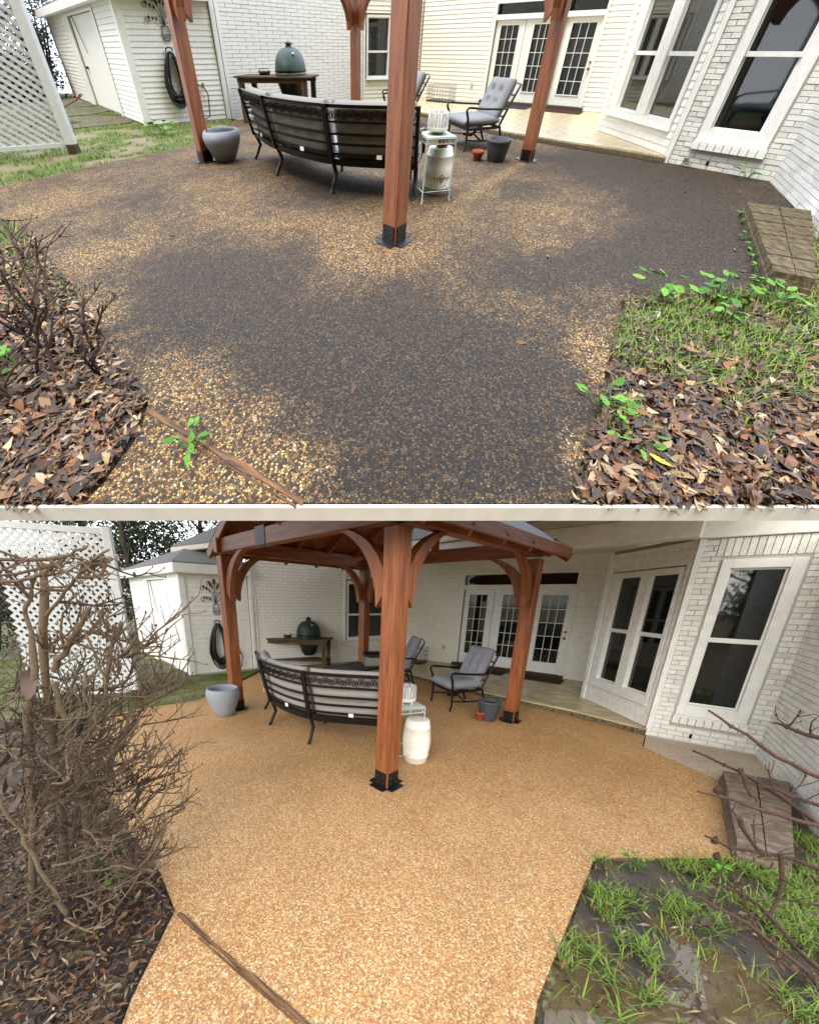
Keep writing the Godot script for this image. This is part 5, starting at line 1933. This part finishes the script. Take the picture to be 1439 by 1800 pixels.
func low_table(L: Dictionary):
	var c: Vector3 = L.low
	var st := which("clean", "stained")
	var t := thing("patio_coffee_table", "low black slatted metal table between sofa and armchairs, %s patio" % st, "table", c)
	var r := Basis(Vector3.UP, 0.75)
	var b: MB
	for i in 11:
		b = nb(t)
		var x := lerpf(-0.5, 0.5, i / 10.0)
		b.beam(c + r * Vector3(x, 0.45, -0.32), c + r * Vector3(x, 0.45, 0.32), 0.07, 0.015, 0.002)
		part("slat", b, M.black_frame, t)
	b = nb(t)
	for z in [-0.33, 0.33]:
		b.beam(c + r * Vector3(-0.55, 0.44, z), c + r * Vector3(0.55, 0.44, z), 0.03, 0.04, 0.003)
	for x in [-0.55, 0.55]:
		b.beam(c + r * Vector3(x, 0.44, -0.33), c + r * Vector3(x, 0.44, 0.33), 0.03, 0.04, 0.003)
	part("rim", b, M.black_frame, t)
	for x in [-0.5, 0.5]:
		for z in [-0.28, 0.28]:
			b = nb(t)
			b.tube([c + r * Vector3(x, 0.43, z), c + r * Vector3(x * 0.96, 0.2, z), c + r * Vector3(x * 1.06, 0.0, z * 1.06)], 0.02, 0.018, 8)
			part("leg", b, M.black_frame, t)
	if state == "clean":
		var p := c + Vector3(0.32, 0.458, -0.12)
		t = thing("portable_smoker", "small grey box with black domed lid on the low black table", "grill", p)
		b = nb(t)
		b.box(p + Vector3(0, 0.1, 0), Vector3(0.36, 0.2, 0.26), 0.2, 0.012)
		part("body", b, M.steel, t)
		b = nb(t)
		var rb := Basis(Vector3.UP, 0.2)
		var poly := []
		for i in 9:
			var a := PI * i / 8
			poly.append(p + rb * Vector3(-0.185, 0.2 + 0.1 * sin(a), 0.135 * cos(a)))
		b.plate(poly, rb * Vector3(0.37, 0, 0))
		part("lid", b, M.black_frame, t)
		b = nb(t)
		b.tube([p + rb * Vector3(-0.1, 0.19, 0.14), p + rb * Vector3(-0.1, 0.19, 0.17), p + rb * Vector3(0.1, 0.19, 0.17), p + rb * Vector3(0.1, 0.19, 0.14)], 0.008, 0.008, 6)
		part("handle", b, M.black_steel, t)

func porch_things(L: Dictionary):
	var st := which("clean", "stained")
	var fb := facade(L.D0, L.D1)
	var s: float = fb.L / 0.81
	# door mats
	for k in 2:
		var u := [0.42 * s, -0.92 * s][k] as float
		var hw := [0.5, 0.62][k] as float
		var c := at(fb, u, 0.097, 0.42)
		var t := thing("door_mat", [which("worn brown doormat in front of the single door on the clean porch", "worn brown doormat in front of the single door by the stained patio"), which("dark blue and red mat in front of the double doors on the clean porch", "dark mat in front of the double doors by the stained patio")][k], "doormat", c)
		var b := nb(t)
		var n := 12
		b.flat()
		for i in n:
			b.hexa(at(fb, u, 0.097 + 0.008 + 0.003 * sin(i * 1.7), lerpf(0.2, 0.66, (i + 0.5) / n)), fb.e * hw * s, Vector3(0, 0.008, 0), fb.n * 0.46 / n * 0.5, 0.003)
		part("pile", b, [M.mat_brown, M.mat_navy][k], t)
	# wire crate
	var c := at(fb, -2.75 * s, 0.097, 0.55)
	var t := thing("wire_crate", "small black wire dog crate on the porch against the wall, %s patio" % st, "dog crate", c)
	var e := fb.e as Vector3
	var n2 := fb.n as Vector3
	var W := 0.36
	var D := 0.22
	var H := 0.42
	for sd in 4:
		var b := nb(t)
		var d: Vector3 = [e, n2, -e, -n2][sd]
		var o: Vector3 = [n2 * D, -e * W, -n2 * D, e * W][sd]
		var hw: float = [W, D, W, D][sd]
		for i in 9:
			var p := c + o + d * lerpf(-hw, hw, i / 8.0)
			b.tube([p, p + Vector3(0, H, 0)], 0.003, 0.003, 4)
		for j in 5:
			var h := H * j / 4.0
			b.tube([c + o - d * hw + Vector3(0, h, 0), c + o + d * hw + Vector3(0, h, 0)], 0.0035, 0.0035, 4)
		part("wire_panel", b, M.black_frame, t)
	var b := nb(t)
	b.hexa(c + Vector3(0, 0.02, 0), e * (W - 0.01), Vector3(0, 0.015, 0), n2 * (D - 0.01), 0.004)
	part("tray", b, M.black_frame, t)
	b = nb(t)
	for i in 7:
		var p := c + Vector3(0, H, 0) + e * lerpf(-W, W, i / 6.0)
		b.tube([p - n2 * D, p + n2 * D], 0.003, 0.003, 4)
	part("wire_top", b, M.black_frame, t)

# ---------------------------------------------------------------- plants

const STEMS := [
	[[-1.87,-0.07,1.75], [-1.75,0.53,1.74], [-1.68,0.98,1.73], [-1.61,1.36,1.72], [-1.54,1.65,1.71], [-1.48,1.88,1.70]],
	[[-1.67,-0.05,1.70], [-1.54,0.54,1.66], [-1.48,0.89,1.62], [-1.46,1.13,1.59], [-1.43,1.35,1.55]],
	[[-1.74,-0.05,1.80], [-1.57,0.59,1.77], [-1.38,1.13,1.75], [-1.28,1.41,1.73], [-1.16,1.62,1.70]],
	[[-1.55,1.37,1.70], [-1.37,1.55,1.65], [-1.22,1.69,1.60]],
	[[-1.94,-0.05,1.60], [-1.76,0.57,1.58], [-1.63,1.05,1.55], [-1.48,1.41,1.52], [-1.43,1.66,1.50]],
	[[-1.57,0.51,1.70], [-1.34,0.71,1.72], [-1.17,0.85,1.73], [-1.04,0.98,1.75]],
	[[-1.61,0.37,1.65], [-1.36,0.45,1.60], [-1.15,0.57,1.55], [-0.93,0.86,1.50]],
	[[-1.58,0.2,1.60], [-1.32,0.27,1.57], [-1.15,0.29,1.53], [-1.02,0.35,1.50]],
	[[-1.63,-0.05,1.50], [-1.65,0.47,1.43], [-1.63,0.73,1.37], [-1.57,1.03,1.30]],
	[[-1.55,0.61,1.75], [-1.28,1.02,1.73], [-1.12,1.27,1.72], [-1.03,1.38,1.70]],
	[[-1.27,1.42,1.70], [-1.11,1.47,1.67], [-1.01,1.50,1.63], [-0.92,1.53,1.60]],
	[[-1.43,1.65,1.60], [-1.27,1.78,1.57], [-1.15,1.85,1.53], [-1.02,1.92,1.50]],
	[[-1.51,0.92,1.65], [-1.31,1.18,1.63], [-1.25,1.36,1.62], [-1.27,1.58,1.60]],
	[[-1.78,0.55,1.60], [-1.50,0.75,1.58], [-1.26,0.96,1.57], [-1.06,1.16,1.55]],
	[[-1.43,1.66,1.50], [-1.32,1.80,1.47], [-1.15,1.88,1.43], [-1.03,1.92,1.40]]]
const THICK := [0.026, 0.021, 0.017, 0.016, 0.019, 0.009, 0.01, 0.008, 0.013, 0.008, 0.007, 0.008, 0.009, 0.01, 0.008]
const TWIGS := [
	[[2.29,0.95,1.50], [2.12,1.02,1.57], [1.95,1.14,1.63], [1.82,1.23,1.70]],
	[[2.42,0.65,1.50], [2.20,0.81,1.57], [1.99,0.93,1.63], [1.81,1.00,1.70]],
	[[2.33,0.71,1.45], [2.05,0.77,1.50], [1.92,0.80,1.55], [1.80,0.81,1.60]],
	[[2.35,0.49,1.40], [2.15,0.55,1.43], [1.98,0.55,1.47], [1.81,0.61,1.50]],
	[[1.98,0.95,1.60], [2.03,0.85,1.58], [2.07,0.78,1.55]],
	[[2.13,0.56,1.42], [2.18,0.32,1.39], [2.05,0.17,1.35]],
	[[2.30,0.0,1.20], [2.11,0.13,1.24], [1.89,0.29,1.27], [1.74,0.36,1.31], [1.66,0.38,1.35]],
	[[2.36,0.0,1.25], [2.15,0.18,1.28], [1.97,0.36,1.32], [1.75,0.46,1.35]],
	[[2.35,-0.05,1.20], [2.19,0.02,1.23], [2.02,0.16,1.27], [1.83,0.48,1.30]],
	[[1.95,0.72,1.50], [2.05,0.57,1.46], [2.13,0.55,1.42]],
	[[2.36,0.79,1.50], [2.18,0.85,1.52], [2.04,0.88,1.55]],
	[[2.20,1.16,1.50], [2.08,1.19,1.52], [1.99,1.22,1.55]]]

func smooth_line(p: Array, n: int, jit: float) -> Array:
	var out := []
	for i in n + 1:
		var q := spline(p, i / float(n))
		if i > 0 and i < n:
			q += Vector3(rng.randf_range(-jit, jit), rng.randf_range(-jit, jit), rng.randf_range(-jit, jit))
		out.append(q)
	return out

func twig(b: MB, a: Vector3, dir: Vector3, ln: float, r: float, depth: int, top: float):
	var pts := [a]
	var d := dir.normalized()
	var n := 4
	var p := a
	for i in n:
		d = (d + Vector3(rng.randf_range(-0.2, 0.2), rng.randf_range(-0.12, 0.22), rng.randf_range(-0.2, 0.2))).normalized()
		if p.y + d.y * ln / n > top:
			d.y = -absf(d.y) * 0.4
			d = d.normalized()
		p += d * ln / n
		p.y = maxf(p.y, 0.02)
		pts.append(p)
	b.tube(pts, r, r * 0.55, 5)
	if rng.randf() < 0.5:
		b.lathe(p, [Vector2(0, -r), Vector2(r * 1.3, 0), Vector2(r * 0.9, r * 2.2), Vector2(0, r * 3)], 5)
	if depth > 0:
		for k in 2 + rng.randi() % 2:
			var i := 1 + rng.randi() % n
			var side := Vector3(rng.randf_range(-0.6, 1), rng.randf_range(-0.3, 0.9), rng.randf_range(-0.8, 0.8))
			twig(b, pts[i], d * 0.6 + side, ln * rng.randf_range(0.45, 0.75), r * 0.65, depth - 1, top)

func plants(L: Dictionary):
	var b: MB
	var clean := state == "clean"
	if clean:
		var t := thing("bare_shrub", "leafless pruned shrub with thick tan stems in front of the white lattice", "shrub", P(-1.75, 1.7))
		for i in STEMS.size():
			var pts := []
			for q in STEMS[i]:
				pts.append(P(q[0], q[2], q[1]))
			var line := smooth_line(pts, 12, 0.01)
			b = nb(t)
			b.c = Color(0.26, 0.19, 0.11).lerp(Color(0.34, 0.27, 0.17), rng.randf())
			var rad := []
			for k in line.size():
				rad.append(THICK[i] * lerpf(0.95, 0.55, k / 12.0) * rng.randf_range(0.82, 1.22))
			b.tube(line, 0, 0, 8, true, rad)
			var stem := part("stem", b, M.bark, t)
			b = nb(t)
			for k in 8:
				b.c = Color(0.13, 0.075, 0.05).lerp(Color(0.30, 0.21, 0.13), rng.randf())
				var a: Vector3 = line[1 + rng.randi() % 8]
				var out := Vector3(rng.randf_range(-0.5, 1.2), rng.randf_range(-0.3, 0.8), rng.randf_range(-0.8, 0.6))
				twig(b, a, out, rng.randf_range(0.12, 0.28), rng.randf_range(0.0045, 0.0085), 2, 1.9)
			part("twigs", b, M.bark, stem, "", "stuff")
		# low dense twigs near the patio edge
		b = nb(t)
		for k in 210:
			b.c = Color(0.10, 0.06, 0.045).lerp(Color(0.30, 0.23, 0.15), rng.randf())
			var a := P(rng.randf_range(-2.0, -1.32), rng.randf_range(1.4, 2.0), rng.randf_range(0.05, 1.3))
			twig(b, a, Vector3(rng.randf_range(0.2, 1.2), rng.randf_range(-0.1, 0.7), rng.randf_range(-0.5, 0.5)), rng.randf_range(0.14, 0.30), rng.randf_range(0.0045, 0.008), 2, 1.7)
		part("twigs", b, M.bark, t, "", "stuff")
		# dead leaves hanging on the left
		for q in [[-1.66, 1.0, 1.45], [-1.6, 0.9, 1.4], [-1.69, 0.85, 1.42], [-1.55, 0.97, 1.45], [-1.64, 0.78, 1.43], [-1.5, 1.35, 1.5]]:
			b = nb(t)
			leaf(b, P(q[0], q[2], q[1]), 0.15, 0.075, rng.randf() * TAU, 1.1 + rng.randf_range(-0.4, 0.4), 0.5, Color(0.12, 0.075, 0.055))
			part("dead_leaf", b, M.wet_leaf, t)
		t = thing("bare_branch", "leafless reddish twigs with seed pods reaching in front of the brick step", "branch", P(2.3, 1.25))
		for i in TWIGS.size():
			var pts := []
			for q in TWIGS[i]:
				pts.append(P(q[0], q[2], q[1]))
			var line := smooth_line(pts, 8, 0.006)
			b = nb(t)
			b.c = Color(0.085, 0.04, 0.035).lerp(Color(0.15, 0.08, 0.05), rng.randf())
			b.tube(line, 0.011, 0.005, 7)
			for k in 3:
				var a: Vector3 = line[2 + 2 * k]
				b.lathe(a, [Vector2(0, -0.012), Vector2(0.011, -0.003), Vector2(0.009, 0.008), Vector2(0, 0.014)], 6)
				if i > 4:
					twig(b, a, Vector3(rng.randf_range(-1, 0.4), rng.randf_range(-0.2, 0.8), rng.randf_range(-0.5, 0.5)), 0.12, 0.004, 1, 1.3)
			part("twig", b, M.bark, t)
		for q in [[1.88, 0.83, 1.58], [1.87, 0.58, 1.5], [1.9, 0.49, 1.49], [2.2, 1.19, 1.5]]:
			b = nb(t)
			b.c = Color(0.09, 0.05, 0.035)
			b.lathe(P(q[0], q[2], q[1]), [Vector2(0, -0.02), Vector2(0.013, -0.014), Vector2(0.018, 0.0), Vector2(0.01, 0.017), Vector2(0.004, 0.028)], 9)
			part("seed_pod", b, M.bark, t)
	else:
		var t := thing("bare_twigs", "bare dark twigs rising from leaf litter at the left of the stained patio", "shrub", P(-1.9, 1.2))
		for q in [[-1.76, 1.38, 0.3], [-1.95, 1.25, 0.42], [-2.1, 1.5, 0.4], [-1.5, 1.08, 0.22], [-1.75, 1.1, 0.35], [-2.0, 1.05, 0.3], [-1.68, 1.25, 0.25], [-2.25, 1.65, 0.5], [-1.85, 0.95, 0.3]]:
			for k in 2:
				b = nb(t)
				b.c = Color(0.07, 0.035, 0.03).lerp(Color(0.13, 0.08, 0.05), rng.randf())
				twig(b, P(q[0] + rng.randf_range(-0.08, 0.08), q[1], 0.0), Vector3(rng.randf_range(-0.5, 0.5), 1, rng.randf_range(-0.4, 0.4)), q[2] * 0.75, 0.009, 2, 0.5)
				part("twig", b, M.bark, t)
		var y := thing("yellow_leaf", "bright yellow fallen leaf among brown leaves at lower right of the stained patio", "leaf", P(1.12, 0.72))
		b = nb(y)
		leaf(b, P(1.03, 0.66, 0.03), 0.075, 0.036, 1.0, 0.1, 0.2, Color(0.72, 0.6, 0.02))
		part("blade", b, M.wet_leaf, y)
	# seedlings and weeds
	var spots := []
	if clean:
		spots = [[1.72, 1.98, 0.09, 5, "small weed at the corner where the clean patio meets the muddy lawn"], [1.98, 1.95, 0.1, 8, "leafy weed on the muddy lawn just right of the patio corner"], [2.45, 1.9, 0.1, 9, "leafy weed on the muddy lawn before the brick step"], [0.78, 0.96, 0.07, 6, "green weed by the puddle's edge at the bottom of the picture"], [-1.5, 1.75, 0.16, 7, "green weed under the bare shrub"]]
	else:
		spots = [[0.93, 0.93, 0.13, 6, "round leaved green seedling at the stained patio's right edge"], [0.97, 0.73, 0.1, 7, "small pale seedling among brown leaves below the round leaved one"], [-0.83, 0.72, 0.1, 9, "ferny weed growing over the joint board"], [1.75, 1.72, 0.16, 12, "broad leaved weed at the inner corner of the front lawn"], [2.1, 1.68, 0.17, 14, "largest broad leaved weed in front of the brick step"], [2.4, 1.62, 0.16, 12, "broad leaved weed touching the brick step's near end"], [2.0, 1.5, 0.12, 9, "low broad leaved weed below the largest one"], [-1.95, 1.15, 0.12, 7, "green weed among the bare twigs"], [-4.4, 6.6, 0.3, 16, "leafy green clump at the foot of the shed wall"], [3.98, 4.62, 0.16, 6, "small weed at the house corner beside the porch"], [4.4, 4.05, 0.18, 7, "weed at the foot of the brick wall under the window"]]
		for k in 8:
			spots.append([lerpf(2.5, 3.36, k / 7.0) + 0.02, lerpf(1.84, 2.98, k / 7.0) - 0.0, 0.07, 5, "small weed in the gap along the brick step's foot"])
	for q in spots:
		var t := thing("weed", q[4], "weed", P(q[0], q[1]), "weeds along the brick step" if String(q[4]).contains("gap along") else "")
		b = nb(t)
		for k in q[3]:
			var a := rng.randf() * TAU
			var rr: float = q[2] * rng.randf_range(0.25, 1.0)
			var tip := P(q[0], q[1], rng.randf_range(0.25, 0.9) * q[2]) + Vector3(cos(a), 0, sin(a)) * rr
			b.c = Color(0.06, 0.16, 0.02)
			b.tube([P(q[0], q[1], -0.02), P(q[0], q[1], 0.3 * q[2]).lerp(tip, 0.5), tip], 0.003, 0.002, 4)
			leaf(b, tip, q[2] * 0.5, q[2] * 0.3, PI * 0.5 - a, rng.randf_range(-0.3, 0.4), 0.2, Color(0.05, 0.17, 0.012).lerp(Color(0.16, 0.36, 0.035), rng.randf()))
		part("leaves", b, M.grass, t)
	# the garden stake with a ribbon by the shed
	var sp: Vector3 = P(-5.2, 6.7) if clean else P(-7.2, 6.6)
	var st := thing("leaning_stake", which("thin stick with pink end leaning by the shed door behind the clean patio", "thin stick with pink end leaning by the shed door behind the stained patio"), "stick", sp)
	b = nb(st)
	b.c = Color(0.16, 0.12, 0.09)
	var tip := sp + Vector3(0.75 if clean else 1.0, 0.55, -0.45)
	b.tube([sp, sp.lerp(tip, 0.5), tip], 0.022, 0.014, 6)
	part("rod", b, M.bark, st)
	b = nb(st)
	b.c = Color(0.55, 0.13, 0.15)
	b.tube([tip, tip + Vector3(0.1, 0.1, 0), tip + Vector3(0.16, 0.1, 0.02), tip + Vector3(0.08, 0.03, 0.02), tip], 0.014, 0.012, 5)
	part("ribbon", b, M.bark, st)
	# trees behind
	if clean:
		for q in [[-9.5, 15.0, 6.0, 2.2, "dark evergreen tree behind the shed, nearest the lattice"], [-7.4, 17.5, 6.5, 2.4, "evergreen tree rising over the shed roof"], [-12.5, 17.0, 6.0, 2.6, "dark tree farthest left behind the lattice"], [-5.0, 20.0, 6.0, 2.4, "thin tree over the shed's roof ridge"]]:
			tree(q)
		# unseen trees added behind the viewer so the tall windows mirror something dark
		for q in [[-7.0, -11.5, 4.6, 2.3, "unseen bushy tree added behind the viewer, leftmost of those mirrored in the windows"], [-3.2, -12.5, 5.0, 2.4, "unseen bushy tree added behind the viewer to darken the tall right window"], [0.6, -12.0, 4.4, 2.3, "smaller unseen bushy tree added behind the viewer to darken the bay window"], [-11.5, -9.5, 4.8, 2.4, "unseen bushy tree added behind the viewer beyond the lattice's near end"]]:
			tree(q)
		for q in [[-9.4, 9.9, 3.2, "shrub behind the lattice's left half"], [-8.4, 11.6, 3.0, "dark shrub in the gap between lattice and shed"], [-11.2, 10.6, 3.4, "shrub at the far left behind the lattice"]]:
			hedge(q)
	else:
		for q in [[-11.9, 12.9, 3.6, "tall dark hedge between lattice and shed in the stained yard"], [-11.6, 11.6, 1.0, "low shrub at the dark hedge's foot"], [-13.2, 12.6, 3.8, "dark hedge clump behind the stained yard's lattice"]]:
			hedge(q)

func foliage(b: MB, c: Vector3, rx: float, ry: float, n: int, size: float, dark: Color, light: Color):
	b.flat()
	var clumps := []
	for i in 26:
		var d := Vector3(rng.randfn(), rng.randfn(), rng.randfn()).normalized() * pow(rng.randf(), 0.4)
		clumps.append(c + Vector3(d.x * rx, d.y * ry, d.z * rx))
	for i in n:
		var k: Vector3 = clumps[rng.randi() % clumps.size()]
		var p := k + Vector3(rng.randfn(), rng.randfn() * 0.8, rng.randfn()) * rx * 0.17
		if p.y < 0.03:
			continue
		var a := Vector3(rng.randfn(), rng.randfn(), rng.randfn()).normalized() * size
		var w := a.cross(Vector3(rng.randfn(), rng.randfn(), rng.randfn())).normalized() * size * 0.4
		b.c = dark.lerp(light, rng.randf())
		b.quad(p - a, p + w, p + a, p - w)

func tree(q: Array):
	var c := P(q[0], q[1])
	var t := thing("tree", q[4], "tree", c, "trees behind the yard")
	var b := nb(t)
	b.c = Color(0.12, 0.09, 0.07)
	b.tube(smooth_line([c, c + Vector3(0.1, q[2] * 0.35, 0), c + Vector3(-0.05, q[2] * 0.7, 0.1), c + Vector3(0, q[2], 0)], 8, 0.04), 0.2, 0.05, 9)
	for k in 9:
		var h: float = lerpf(0.25, 0.85, k / 8.0) * q[2]
		var a := k * 2.4
		var e = Vector3(cos(a), 0.4, sin(a)) * q[3] * 0.75
		b.tube([c + Vector3(0, h, 0), c + Vector3(0, h, 0) + e * 0.5 + Vector3(0, 0.1, 0), c + Vector3(0, h, 0) + e], 0.06, 0.015, 5)
	part("trunk", b, M.bark, t)
	b = nb(t)
	foliage(b, c + Vector3(0, q[2] * 0.62, 0), q[3], q[2] * 0.45, 6500, 0.09, Color(0.012, 0.022, 0.01), Color(0.06, 0.085, 0.03))
	part("crown", b, M.tinted, t)

func hedge(q: Array):
	var c := P(q[0], q[1])
	var t := thing("hedge_shrub", q[3], "shrub", c)
	var b := nb(t)
	b.c = Color(0.08, 0.06, 0.045)
	for k in 7:
		var a := k * 0.9
		b.tube([c, c + Vector3(cos(a) * 0.3, q[2] * 0.4, sin(a) * 0.3), c + Vector3(cos(a) * 0.7, q[2] * 0.85, sin(a) * 0.6)], 0.04, 0.012, 5)
	part("stems", b, M.bark, t)
	b = nb(t)
	foliage(b, c + Vector3(0, q[2] * 0.5, 0), 1.1, q[2] * 0.5, 4200, 0.06, Color(0.02, 0.02, 0.014), Color(0.075, 0.08, 0.045))
	part("foliage", b, M.tinted, t)
